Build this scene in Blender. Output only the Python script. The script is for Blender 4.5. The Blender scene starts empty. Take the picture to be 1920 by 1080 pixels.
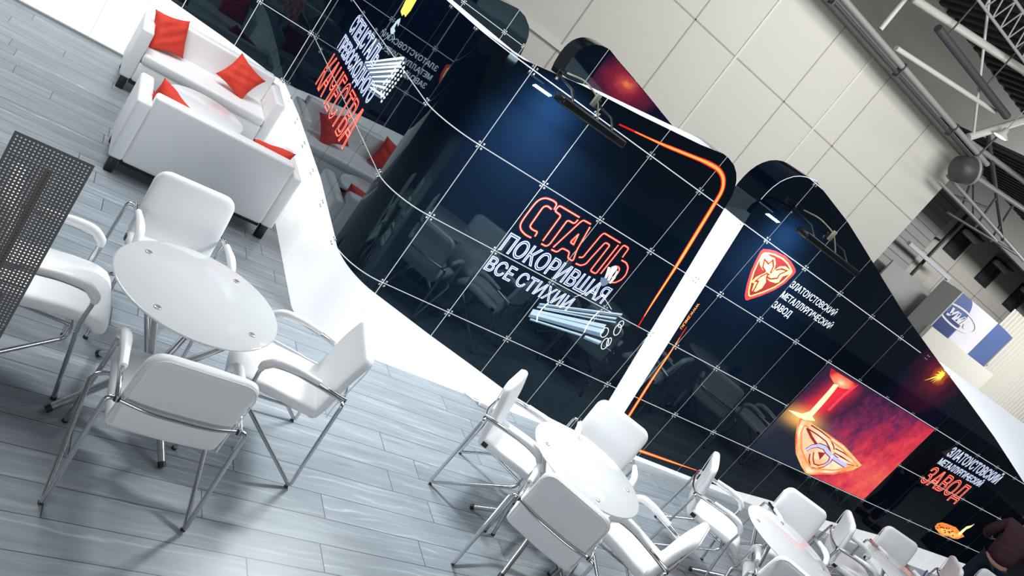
import bpy, bmesh, math, random
from mathutils import Vector, Matrix
random.seed(7)
PI = math.pi
scene = bpy.context.scene
col = scene.collection

# ------------------------------------------------------------------ camera, world, big lights, exposure
cam_d = bpy.data.cameras.new('camera')
cam_d.sensor_fit = 'HORIZONTAL'; cam_d.sensor_width = 36.0
cam_d.lens = 1456.973 / 1920 * 36.0
cam_d.clip_start = 0.05; cam_d.clip_end = 400
cam = bpy.data.objects.new('camera', cam_d); col.objects.link(cam)
RX = (0.741237, -0.327281, 0.586050)
RY = (0.373568, -0.524244, -0.765255)
RZ = (0.557687, 0.786165, -0.266327)
cam.matrix_world = Matrix(((RX[0], -RY[0], -RZ[0], 0), (RX[1], -RY[1], -RZ[1], 0), (RX[2], -RY[2], -RZ[2], 2.596), (0, 0, 0, 1)))
scene.camera = cam

world = bpy.data.worlds.new('hall_air'); scene.world = world; world.use_nodes = True
world.node_tree.nodes['Background'].inputs[0].default_value = (0.80, 0.88, 1.0, 1)
world.node_tree.nodes['Background'].inputs[1].default_value = 0.10

def area(name, loc, target, sx, sy, power, color=(1, 1, 1), spread=PI):
    l = bpy.data.lights.new(name, 'AREA'); l.shape = 'RECTANGLE'; l.size = sx; l.size_y = sy
    l.energy = power; l.color = color; l.spread = spread
    o = bpy.data.objects.new(name, l); col.objects.link(o); o.location = loc
    d = Vector(target) - Vector(loc)
    o.rotation_euler = d.to_track_quat('-Z', 'Y').to_euler()
    return o
area('hall_luminaire_over_stand', (3.6, 5.0, 8.2), (3.6, 5.2, 0), 6, 4, 165, (0.93, 0.97, 1.0))
area('hall_luminaire_over_aisle', (9.0, 2.5, 8.2), (9.0, 3.2, 0), 7, 4, 300, (0.93, 0.97, 1.0))
area('hall_luminaire_over_lounge', (-0.8, 6.9, 5.2), (-0.4, 7.0, 0), 3.5, 2.2, 300, (0.95, 0.98, 1.0))
area('fill_light_behind_camera', (-2.0, -6.0, 2.7), (2.6, 4.0, .7), 5, 1.6, 235, (0.96, 0.98, 1.0))  # added low fill, brightens surfaces that face the camera
area('hall_luminaire_by_cladding', (19, 9, 10.5), (21, 20, 4.5), 16, 4, 1800, (1.0, 0.99, 0.97))
area('hall_luminaire_far', (44, 15, 10.5), (44, 28, 4), 14, 4, 3600, (1.0, 0.98, 0.96))

vs = scene.view_settings
scene.display_settings.display_device = 'sRGB'
vs.view_transform = 'Standard'; vs.look = 'None'; vs.gamma = 1.0; vs.use_curve_mapping = False
vs.exposure = 0.0

# ------------------------------------------------------------------ materials
def mat(name, base=(0.8, 0.8, 0.8), rough=0.5, metal=0.0, emit=None, estr=1.0, ior=1.5, alpha=1.0, coat=0.0, spec=None):
    m = bpy.data.materials.new(name); m.use_nodes = True
    b = m.node_tree.nodes['Principled BSDF']
    b.inputs['Base Color'].default_value = (*base, 1); b.inputs['Roughness'].default_value = rough
    b.inputs['Metallic'].default_value = metal; b.inputs['IOR'].default_value = ior; b.inputs['Alpha'].default_value = alpha
    if coat: b.inputs['Coat Weight'].default_value = coat
    if spec is not None: b.inputs['Specular IOR Level'].default_value = spec
    if emit:
        b.inputs['Emission Color'].default_value = (*emit, 1); b.inputs['Emission Strength'].default_value = estr
    return m

class NT:
    """small node helper"""
    def __init__(s, m): s.t = m.node_tree; s.b = s.t.nodes['Principled BSDF']
    def n(s, typ, **kw):
        x = s.t.nodes.new(typ)
        for k, v in kw.items(): setattr(x, k, v)
        return x
    def l(s, a, b): s.t.links.new(a, b)
    def m(s, op, a, b=None, c=None):
        x = s.n('ShaderNodeMath', operation=op)
        for i, v in enumerate((a, b, c)):
            if v is None: continue
            if isinstance(v, (int, float)): x.inputs[i].default_value = v
            else: s.l(v, x.inputs[i])
        return x.outputs[0]
    def ramp(s, fac, stops):
        r = s.n('ShaderNodeValToRGB'); e = r.color_ramp.elements
        while len(e) < len(stops): e.new(0.5)
        for i, (p, c) in enumerate(stops): e[i].position = p; e[i].color = (*c, 1)
        s.l(fac, r.inputs[0]); return r.outputs[0]

def bumpy(m, scale, strength, dist=0.01, coords='Object', detail=3):
    k = NT(m); tc = k.n('ShaderNodeTexCoord'); no = k.n('ShaderNodeTexNoise')
    no.inputs['Scale'].default_value = scale; no.inputs['Detail'].default_value = detail
    k.l(tc.outputs[coords], no.inputs['Vector'])
    bp = k.n('ShaderNodeBump'); bp.inputs['Strength'].default_value = strength; bp.inputs['Distance'].default_value = dist
    k.l(no.outputs['Fac'], bp.inputs['Height']); k.l(bp.outputs[0], k.b.inputs['Normal'])
    return m

M = {}
M['glass'] = mat('navy_glass', (0.0018, 0.0052, 0.0135), 0.03, ior=1.52)
M['glass_side'] = mat('navy_mirror_glass', (0.0014, 0.0036, 0.0120), 0.02, ior=2.1)
for k_ in ('glass', 'glass_side'): M[k_].node_tree.nodes['Principled BSDF'].inputs['Specular Tint'].default_value = (0.62, 0.92, 1.0, 1)
M['lit'] = mat('backlit_acrylic', (0.72, 0.73, 0.74), 0.12, emit=(0.97, 0.985, 1.0), estr=0.60)
M['joint'] = mat('acrylic_joint', (0.5, 0.5, 0.52), 0.3, emit=(0.9, 0.93, 0.96), estr=0.30)
M['lit2'] = mat('lamp_backing', (0.6, 0.6, 0.6), 0.4, emit=(0.92, 0.96, 1.0), estr=0.75)
M['rear'] = mat('white_inner_panel', (0.8, 0.82, 0.85), 0.4, emit=(0.90, 0.95, 1.0), estr=0.45)
M['clamp'] = mat('steel_button', (0.75, 0.78, 0.8), 0.25, metal=0.9)
M['chrome'] = mat('chrome', (0.66, 0.66, 0.67), 0.19, metal=1.0)
M['vinyl'] = bumpy(mat('white_vinyl', (0.84, 0.845, 0.85), 0.42), 14, 0.12, 0.008)
M['sofa'] = bumpy(mat('white_leatherette', (0.86, 0.865, 0.87), 0.45), 9, 0.10, 0.01)
M['pad'] = mat('white_pad', (0.82, 0.82, 0.82), 0.4)
M['red'] = bumpy(mat('red_cloth', (0.70, 0.045, 0.022), 0.75), 22, 0.45, 0.012)
M['black'] = mat('black_plastic', (0.012, 0.012, 0.013), 0.4)
M['tabletop'] = mat('frosted_white_glass', (0.62, 0.63, 0.635), 0.05, alpha=0.90, ior=1.55)
M['lacquer'] = mat('white_lacquer', (0.85, 0.86, 0.87), 0.12)
M['frost'] = mat('brushed_disc', (0.45, 0.45, 0.46), 0.35, metal=0.8)
M['strip'] = mat('white_plastic', (0.82, 0.82, 0.82), 0.4)
M['perf'] = mat('dark_grey_steel', (0.115, 0.115, 0.117), 0.5, metal=0.1)
M['perf_edge'] = mat('grey_steel_edge', (0.30, 0.30, 0.30), 0.4, metal=0.3)
M['lampblack'] = mat('black_enamel', (0.008, 0.009, 0.012), 0.3)
M['led'] = mat('led_face', (0.9, 0.9, 0.9), 0.3, emit=(0.88, 0.94, 1.0), estr=1.3)
M['beigewire'] = mat('beige_connector', (0.42, 0.42, 0.30), 0.5)
M['p_red'] = mat('print_red', (0.3, 0.01, 0.01), 0.2, emit=(0.62, 0.012, 0.008), estr=1.0)
M['p_core'] = mat('print_neon_core', (0.6, 0.3, 0.2), 0.2, emit=(1.0, 0.40, 0.27), estr=1.0)
M['p_blue'] = mat('print_blue_edge', (0.05, 0.1, 0.3), 0.2, emit=(0.022, 0.035, 0.13), estr=1.0)
M['p_white'] = mat('print_white', (0.7, 0.75, 0.8), 0.2, emit=(0.78, 0.85, 0.95), estr=0.9)
M['p_steel'] = mat('print_pale_steel', (0.3, 0.4, 0.45), 0.2, emit=(0.45, 0.58, 0.68), estr=0.8)
M['p_grey'] = mat('print_grey_steel', (0.1, 0.15, 0.2), 0.2, emit=(0.10, 0.17, 0.24), estr=0.8)
M['p_orange'] = mat('print_orange', (0.6, 0.2, 0.05), 0.2, emit=(1.0, 0.25, 0.05), estr=1.0)
M['p_amber'] = mat('print_amber', (0.6, 0.3, 0.05), 0.2, emit=(1.0, 0.52, 0.13), estr=1.0)
M['p_yellow'] = mat('print_yellow', (0.7, 0.6, 0.1), 0.2, emit=(0.83, 0.70, 0.095), estr=0.95)
M['p_maroon'] = mat('print_maroon', (0.1, 0.01, 0.01), 0.2, emit=(0.15, 0.012, 0.014), estr=0.9)
M['p_crimson'] = mat('print_crimson', (0.4, 0.02, 0.02), 0.2, emit=(0.55, 0.035, 0.045), estr=0.9)
M['p_hot'] = mat('print_hot_yellow', (1, 0.9, 0.5), 0.2, emit=(1.0, 0.80, 0.36), estr=1.1)
M['p_pink'] = mat('screen_hot_red', (0.6, 0.05, 0.1), 0.2, emit=(1.0, 0.045, 0.075), estr=1.0)
M['p_cream'] = mat('screen_cream', (1, 0.8, 0.6), 0.2, emit=(1.0, 0.72, 0.50), estr=1.0)
M['p_lilac'] = mat('screen_lilac', (0.5, 0.5, 1), 0.2, emit=(0.47, 0.45, 0.95), estr=1.0)
M['beige'] = mat('beige_cladding', (0.64, 0.63, 0.575), 0.55)
M['beige_seam'] = mat('cladding_joint', (0.40, 0.39, 0.35), 0.6)
M['beige_pale'] = mat('pale_joint', (0.74, 0.73, 0.69), 0.5)
M['greypanel'] = mat('grey_cladding', (0.40, 0.405, 0.40), 0.6)
M['greydark'] = mat('grey_upper_wall', (0.19, 0.19, 0.18), 0.7)
M['tube'] = mat('cream_truss_paint', (0.58, 0.57, 0.52), 0.45)
M['tubedark'] = mat('dark_steel', (0.05, 0.055, 0.06), 0.5)
M['tubegrey'] = mat('grey_steel_pipe', (0.30, 0.30, 0.29), 0.45)
M['roof'] = mat('dark_roof_deck', (0.03, 0.032, 0.036), 0.7)
M['blind'] = mat('dark_blind', (0.025, 0.028, 0.035), 0.5)
M['pale'] = mat('pale_lilac_board', (0.66, 0.645, 0.70), 0.5)
M['bannerblue'] = mat('banner_blue', (0.075, 0.12, 0.30), 0.5)
M['bannerdark'] = mat('banner_deep_blue', (0.035, 0.055, 0.17), 0.5)
M['concrete'] = mat('hall_concrete', (0.22, 0.22, 0.22), 0.6)
M['darkbooth'] = mat('dark_booth_panel', (0.008, 0.012, 0.018), 0.25)
M['maroon'] = bumpy(mat('maroon_knit', (0.040, 0.014, 0.018), 0.9), 16, 0.6, 0.03)
M['denim'] = mat('dark_denim', (0.006, 0.014, 0.034), 0.85)
M['skin'] = mat('skin', (0.45, 0.25, 0.17), 0.55)
M['hair'] = mat('dark_hair', (0.012, 0.010, 0.010), 0.6)
M['shoe'] = mat('black_shoe', (0.01, 0.01, 0.01), 0.5)

def floor_material():
    m = mat('grey_oak_planks', (0.4, 0.43, 0.46), 0.34); k = NT(m)
    g = k.n('ShaderNodeNewGeometry'); sp = k.n('ShaderNodeSeparateXYZ'); k.l(g.outputs['Position'], sp.inputs[0])
    x, y = sp.outputs[0], sp.outputs[1]
    row = k.m('DIVIDE', k.m('SUBTRACT', y, 0.005), 0.181)
    rid = k.m('FLOOR', row); rf = k.m('FRACT', row)
    wn = k.n('ShaderNodeTexWhiteNoise', noise_dimensions='1D'); k.l(rid, wn.inputs['W'])
    px = k.m('ADD', k.m('DIVIDE', x, 1.28), wn.outputs['Value'])
    pid = k.m('FLOOR', px); pf = k.m('FRACT', px)
    ex = k.m('MINIMUM', pf, k.m('SUBTRACT', 1.0, pf)); ey = k.m('MINIMUM', rf, k.m('SUBTRACT', 1.0, rf))
    sx = k.m('LESS_THAN', ex, 0.0021); sy = k.m('LESS_THAN', ey, 0.014)
    seam = k.m('MAXIMUM', sx, sy)
    w2 = k.n('ShaderNodeTexWhiteNoise', noise_dimensions='2D'); cv = k.n('ShaderNodeCombineXYZ'); k.l(pid, cv.inputs[0]); k.l(rid, cv.inputs[1])
    k.l(cv.outputs[0], w2.inputs['Vector'])
    # grain: stretched, warped, shifted plank by plank
    off = k.m('MULTIPLY', w2.outputs['Value'], 37.0)
    gv = k.n('ShaderNodeCombineXYZ'); k.l(k.m('ADD', k.m('MULTIPLY', x, 0.9), off), gv.inputs[0]); k.l(k.m('MULTIPLY', y, 9.0), gv.inputs[1]); k.l(off, gv.inputs[2])
    n1 = k.n('ShaderNodeTexNoise'); n1.inputs['Scale'].default_value = 2.2; n1.inputs['Detail'].default_value = 6; n1.inputs['Roughness'].default_value = 0.65
    k.l(gv.outputs[0], n1.inputs['Vector'])
    wv = k.n('ShaderNodeCombineXYZ'); k.l(k.m('ADD', k.m('MULTIPLY', x, 0.55), off), wv.inputs[0]); k.l(k.m('ADD', k.m('MULTIPLY', y, 2.5), off), wv.inputs[1])
    wa = k.n('ShaderNodeTexWave', wave_type='RINGS'); wa.inputs['Scale'].default_value = 2.6; wa.inputs['Distortion'].default_value = 9.0
    wa.inputs['Detail'].default_value = 3; wa.inputs['Detail Scale'].default_value = 1.3
    k.l(wv.outputs[0], wa.inputs['Vector'])
    n2 = k.n('ShaderNodeTexNoise'); n2.inputs['Scale'].default_value = 1.1; n2.inputs['Detail'].default_value = 2; k.l(gv.outputs[0], n2.inputs['Vector'])
    tone = k.m('ADD', k.m('MULTIPLY', n1.outputs['Fac'], 0.55), k.m('MULTIPLY', w2.outputs['Value'], 0.16))
    line = k.m('MULTIPLY', k.m('POWER', wa.outputs['Fac'], 9.0), k.m('SUBTRACT', n2.outputs['Fac'], 0.42))
    tone = k.m('ADD', tone, k.m('MULTIPLY', line, 1.25))
    c = k.ramp(tone, [(0.10, (0.150, 0.176, 0.194)), (0.36, (0.228, 0.258, 0.282)), (0.58, (0.310, 0.342, 0.370)), (0.90, (0.47, 0.505, 0.535))])
    mx = k.n('ShaderNodeMix', data_type='RGBA'); k.l(seam, mx.inputs[0]); k.l(c, mx.inputs[6]); mx.inputs[7].default_value = (0.050, 0.062, 0.072, 1)
    k.l(mx.outputs[2], k.b.inputs['Base Color'])
    bp = k.n('ShaderNodeBump'); bp.inputs['Strength'].default_value = 0.25; bp.inputs['Distance'].default_value = 0.002
    k.l(k.m('SUBTRACT', n1.outputs['Fac'], seam), bp.inputs['Height']); k.l(bp.outputs[0], k.b.inputs['Normal'])
    rg = k.m('ADD', 0.30, k.m('MULTIPLY', n1.outputs['Fac'], 0.16)); k.l(rg, k.b.inputs['Roughness'])
    return m
M['planks'] = floor_material()

# ------------------------------------------------------------------ mesh helpers
class G:
    """vertex/face list that becomes ONE mesh object"""
    def __init__(s): s.v = []; s.f = []; s.sm = []
    def add(s, v, f, smooth=False):
        b = len(s.v); s.v += [tuple(p) for p in v]; s.f += [tuple(b + i for i in q) for q in f]; s.sm += [smooth] * len(f); return s
    def box(s, x0, y0, z0, x1, y1, z1, R=None):
        v = [(x, y, z) for z in (z0, z1) for y in (y0, y1) for x in (x0, x1)]
        if R: v = [R @ Vector(p) for p in v]
        return s.add(v, [(0, 2, 3, 1), (4, 5, 7, 6), (0, 1, 5, 4), (2, 6, 7, 3), (0, 4, 6, 2), (1, 3, 7, 5)])
    def rbox(s, x0, y0, z0, x1, y1, z1, r=0.02, seg=3, R=None, taper=None):
        bm = bmesh.new(); bmesh.ops.create_cube(bm, size=1)
        for v in bm.verts:
            v.co = Vector(((x0 + x1) / 2 + v.co.x * (x1 - x0), (y0 + y1) / 2 + v.co.y * (y1 - y0), (z0 + z1) / 2 + v.co.z * (z1 - z0)))
            if taper: v.co = taper(v.co)
        bmesh.ops.bevel(bm, geom=bm.edges[:] + bm.verts[:], offset=r, segments=seg, profile=0.5, affect='EDGES')
        bm.verts.index_update()
        s.add([(R @ v.co if R else v.co) for v in bm.verts], [[v.index for v in f.verts] for f in bm.faces], True); bm.free(); return s
    def tube(s, pts, r, n=10, cap=True, closed=False, flat=None):
        P = [Vector(p) for p in pts]; N = len(P); rr = r if isinstance(r, (list, tuple)) else [r] * N
        T = []
        for i in range(N):
            a = P[i - 1] if (i > 0 or closed) else P[i]; c = P[(i + 1) % N] if (i < N - 1 or closed) else P[i]
            t = c - a; T.append(t.normalized() if t.length > 1e-9 else Vector((0, 0, 1)))
        u = T[0].orthogonal().normalized(); V = []; F = []
        for i in range(N):
            if i: u = (u - T[i] * u.dot(T[i])); u = u.normalized() if u.length > 1e-6 else T[i].orthogonal().normalized()
            w = T[i].cross(u)
            for k in range(n):
                a = 2 * PI * k / n; V.append(P[i] + (u * math.cos(a) + w * math.sin(a)) * rr[i])
        for i in range(N if closed else N - 1):
            j = (i + 1) % N
            for k in range(n): F.append((i * n + k, i * n + (k + 1) % n, j * n + (k + 1) % n, j * n + k))
        s.add(V, F, True)
        if cap and not closed: s.add(V[:n], [tuple(range(n))[::-1]]); s.add(V[-n:], [tuple(range(n))])
        return s
    def lathe(s, prof, c=(0, 0, 0), n=32, smooth=True):
        V = []; F = []; m = len(prof)
        for k in range(n):
            a = 2 * PI * k / n
            for (r, z) in prof: V.append((c[0] + r * math.cos(a), c[1] + r * math.sin(a), c[2] + z))
        for k in range(n):
            for i in range(m - 1): F.append((k * m + i, ((k + 1) % n) * m + i, ((k + 1) % n) * m + i + 1, k * m + i + 1))
        return s.add(V, F, smooth)
    def build(s, name, m, parent=None, merge=False, loc=None):
        me = bpy.data.meshes.new(name); me.from_pydata(s.v, [], s.f); me.polygons.foreach_set('use_smooth', s.sm)
        if merge:
            bm = bmesh.new(); bm.from_mesh(me); bmesh.ops.remove_doubles(bm, verts=bm.verts, dist=1e-5); bm.to_mesh(me); bm.free()
        me.materials.append(M[m] if isinstance(m, str) else m); me.update()
        o = bpy.data.objects.new(name, me); col.objects.link(o)
        if parent: o.parent = parent
        if loc: o.location = loc
        return o

def sharp(o, deg=40):
    bm = bmesh.new(); bm.from_mesh(o.data)
    bmesh.ops.recalc_face_normals(bm, faces=bm.faces)
    for f in bm.faces: f.smooth = True
    for e in bm.edges:
        if len(e.link_faces) == 2 and e.calc_face_angle(0) > math.radians(deg): e.smooth = False
    bm.to_mesh(o.data); bm.free(); return o

def fillet(pts, r, n=6):
    P = [Vector(p) for p in pts]; out = [P[0]]
    for i in range(1, len(P) - 1):
        a, b, c = P[i - 1], P[i], P[i + 1]; d1 = (a - b); d2 = (c - b)
        q = min(r if not isinstance(r, (list, tuple)) else r[i - 1], d1.length * .48, d2.length * .48)
        p0 = b + d1.normalized() * q; p1 = b + d2.normalized() * q
        for k in range(n + 1):
            t = k / n; out.append(p0 * (1 - t) ** 2 + b * 2 * t * (1 - t) + p1 * t * t)
    out.append(P[-1]); return out

def tag(o, label, cat, group=None):
    o['label'] = label; o['category'] = cat
    if group: o['group'] = group
    return o
def struct(o, label=None):
    o['kind'] = 'structure'
    if label: o['label'] = label
    return o
def empty(name, loc=(0, 0, 0), rz=0.0):
    o = bpy.data.objects.new(name, None); col.objects.link(o); o.location = loc; o.rotation_euler = (0, 0, rz); o.empty_display_size = 0.1
    return o
def copy_tree(o, parent=None):
    c = o.copy(); col.objects.link(c)
    if parent: c.parent = parent
    for ch in list(o.children): copy_tree(ch, c)
    return c

# ------------------------------------------------------------------ plan of the stand
FY = 4.69; SX = 2.05; AR = 0.33; AX = SX + AR; AY = FY + AR      # front plane, side plane, rounded corner between them
ARC = AR * PI / 2; S0 = AX - ARC
BY = 8.65
def front(s, z, d=0.0):
    """run along front wall, corner and side wall; d is distance out towards the room"""
    if s >= AX: return (s, FY - d, z)
    if s >= S0:
        a = (AX - s) / AR
        return (AX - (AR + d) * math.sin(a), AY - (AR + d) * math.cos(a), z)
    return (SX - d, AY + (S0 - s), z)
def back(s, z, d=0.0): return (s, BY - d, z)
S_END = S0 - (BY - AY)
def side_s(y): return S0 - (y - AY)

def clip_rect(poly, x0, z0, x1, z1):
    def cut(P, f, inter):
        o = []
        for i in range(len(P)):
            a, b = P[i], P[(i + 1) % len(P)]
            fa, fb = f(a), f(b)
            if fa >= 0: o.append(a)
            if (fa >= 0) != (fb >= 0): t = fa / (fa - fb); o.append((a[0] + (b[0] - a[0]) * t, a[1] + (b[1] - a[1]) * t))
        return o
    for f in (lambda p: p[0] - x0, lambda p: x1 - p[0], lambda p: p[1] - z0, lambda p: z1 - p[1]):
        poly = cut(poly, f, None)
        if len(poly) < 3: return []
    o = []
    for p in poly:
        if not o or abs(p[0] - o[-1][0]) + abs(p[1] - o[-1][1]) > 1e-6: o.append(p)
    if len(o) > 1 and abs(o[0][0] - o[-1][0]) + abs(o[0][1] - o[-1][1]) < 1e-6: o.pop()
    return o if len(o) >= 3 else []

ROWS = [0.0, 0.604, 1.208, 1.812, 2.416, 3.02, 3.6]
def panels(polys, cols, wmap, gap=0.0038, thick=0.004, d=0.0):
    """sheet of panels: the polygons cut at every joint, with a narrow open joint and a real edge"""
    g = G()
    for poly in polys:
        for i in range(len(cols) - 1):
            for j in range(len(ROWS) - 1):
                x0, x1 = cols[i] + gap, cols[i + 1] - gap
                z0, z1 = ROWS[j] + (gap if j else 0), ROWS[j + 1] - gap
                curved = wmap is front and x0 < AX and x1 > S0
                n = 14 if curved else 1
                for k in range(n):
                    a = x0 + (x1 - x0) * k / n; b = x0 + (x1 - x0) * (k + 1) / n
                    q = clip_rect(poly, a, z0, b, z1)
                    if not q: continue
                    g.add([wmap(u, w, d) for u, w in q], [tuple(range(len(q)))], curved)
                    if not curved:
                        fr = [wmap(u, w, d) for u, w in q]; bk = [wmap(u, w, d - thick) for u, w in q]; m = len(q)
                        g.add(fr + bk, [(t, (t + 1) % m, m + (t + 1) % m, m + t) for t in range(m)])
    return g
def sheet(poly, wmap, d, x0, x1, step=0.6):
    g = G(); n = max(1, int(round((x1 - x0) / step)))
    for k in range(n):
        a = x0 + (x1 - x0) * k / n; b = x0 + (x1 - x0) * (k + 1) / n
        q = clip_rect(poly, a, -1, b, 9)
        if q: g.add([wmap(u, w, d) for u, w in q], [tuple(range(len(q)))])
    return g
def inside(poly, x, z):
    c = False
    for i in range(len(poly)):
        (x0, z0), (x1, z1) = poly[i], poly[i - 1]
        if (z0 > z) != (z1 > z) and x < (x1 - x0) * (z - z0) / (z1 - z0) + x0: c = not c
    return c
def clamps(polys, cols, wmap, parent, zmin=0.3, skip=None):
    """a four-button glass fixing at every joint crossing"""
    for c in cols:
        for z in ROWS:
            if z < zmin and z > 0.01: continue
            g = G(); hit = 0
            for du in (-1, 1):
                for dw in (-1, 1):
                    u, w = c + du * .019, z + dw * .019
                    if w < 0.02 or not any(inside(p, u, w) for p in polys) or (skip and skip(u, w)): continue
                    hit += 1
                    ring = []
                    for dd, r in ((0.0, .0085), (.006, .0085), (.009, .005)):
                        ring.append([wmap(u + r * math.cos(2 * PI * k / 8), w + r * math.sin(2 * PI * k / 8), dd) for k in range(8)])
                    V = sum(ring, []); F = [(a * 8 + k, a * 8 + (k + 1) % 8, a * 8 + 8 + (k + 1) % 8, a * 8 + 8 + k) for a in (0, 1) for k in range(8)]
                    F.append(tuple(range(16, 24))); g.add(V, F, False)
            if hit: g.build('glass_clamp', 'clamp', parent)
def ribbon(g, pts, w, wmap, d, closed=False):
    """flat printed line on the wall"""
    P = []
    for p in pts:
        if not P or math.hypot(p[0] - P[-1][0], p[1] - P[-1][1]) > 1e-5: P.append(p)
    if closed and len(P) > 2 and math.hypot(P[0][0] - P[-1][0], P[0][1] - P[-1][1]) < 1e-5: P.pop()
    n = len(P)
    if n < 2: return g
    V = []; ww = w if isinstance(w, (list, tuple)) else [w] * n
    for i in range(n):
        a = P[i - 1] if (i or closed) else P[i]; c = P[(i + 1) % n] if (i < n - 1 or closed) else P[i]
        d1 = Vector((P[i][0] - a[0], P[i][1] - a[1])); d2 = Vector((c[0] - P[i][0], c[1] - P[i][1]))
        d1 = d1.normalized() if d1.length > 1e-9 else d2.normalized(); d2 = d2.normalized() if d2.length > 1e-9 else d1
        t = d1 + d2; t = t.normalized() if t.length > 1e-6 else d1
        nn = Vector((-t.y, t.x)); k = min(1 / max(0.35, nn.dot(Vector((-d1.y, d1.x)))), 2.2) * ww[i] / 2
        V += [wmap(P[i][0] + nn.x * k, P[i][1] + nn.y * k, d), wmap(P[i][0] - nn.x * k, P[i][1] - nn.y * k, d)]
    return g.add(V, [(2 * i, 2 * i + 1, 2 * ((i + 1) % n) + 1, 2 * ((i + 1) % n)) for i in range(n if closed else n - 1)])
def patch(g, poly, wmap, d): return g.add([wmap(u, w, d) for u, w in poly], [tuple(range(len(poly)))])

def glyphs(text, fill, bold=0.0, shear=0.0):
    """outline loops or filled faces of a line of lettering, in a 0..1 box"""
    c = bpy.data.curves.new('lettering', 'FONT'); c.body = text; c.size = 1; c.offset = bold; c.shear = shear; c.resolution_u = 4
    c.space_character = 1.0
    c.fill_mode = 'BOTH' if fill else 'NONE'
    o = bpy.data.objects.new('lettering', c); col.objects.link(o)
    dg = bpy.context.evaluated_depsgraph_get(); me = bpy.data.meshes.new_from_object(o.evaluated_get(dg))
    V = [(v.co.x, v.co.y) for v in me.vertices]; F = [tuple(p.vertices) for p in me.polygons]; E = [tuple(e.vertices) for e in me.edges]
    bpy.data.objects.remove(o); bpy.data.curves.remove(c); bpy.data.meshes.remove(me)
    x0 = min(p[0] for p in V); x1 = max(p[0] for p in V); y0 = min(p[1] for p in V); y1 = max(p[1] for p in V)
    V = [((p[0] - x0) / (x1 - x0), (p[1] - y0) / (y1 - y0)) for p in V]
    if fill: return V, F
    adj = {}
    for a, b in E: adj.setdefault(a, []).append(b); adj.setdefault(b, []).append(a)
    loops = []; seen = set()
    for st in adj:
        if st in seen: continue
        lp = [st]; seen.add(st); cur = st
        while True:
            nx = [q for q in adj[cur] if q not in seen]
            if not nx: break
            cur = nx[0]; seen.add(cur); lp.append(cur)
        if len(lp) > 2: loops.append([V[i] for i in lp])
    return V, loops
def neon_text(name, text, x0, z0, x1, z1, wmap, parent, halo, core, wh, wc, bold=0.02):
    V, loops = glyphs(text, False, bold)
    sc = lambda p: (x0 + p[0] * (x1 - x0), z0 + p[1] * (z1 - z0))
    g = G(); h = G()
    for lp in loops:
        q = [sc(p) for p in lp]; ribbon(g, q, wh, wmap, .0012, True); ribbon(h, q, wc, wmap, .0020, True)
    o = g.build(name, halo, parent); h.build('letter_core', core, o); return o
def solid_text(name, text, fn, m, parent, bold=0.01):
    V, F = glyphs(text, True, bold); g = G(); g.add([fn(*p) for p in V], F); return g.build(name, m, parent)
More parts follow.
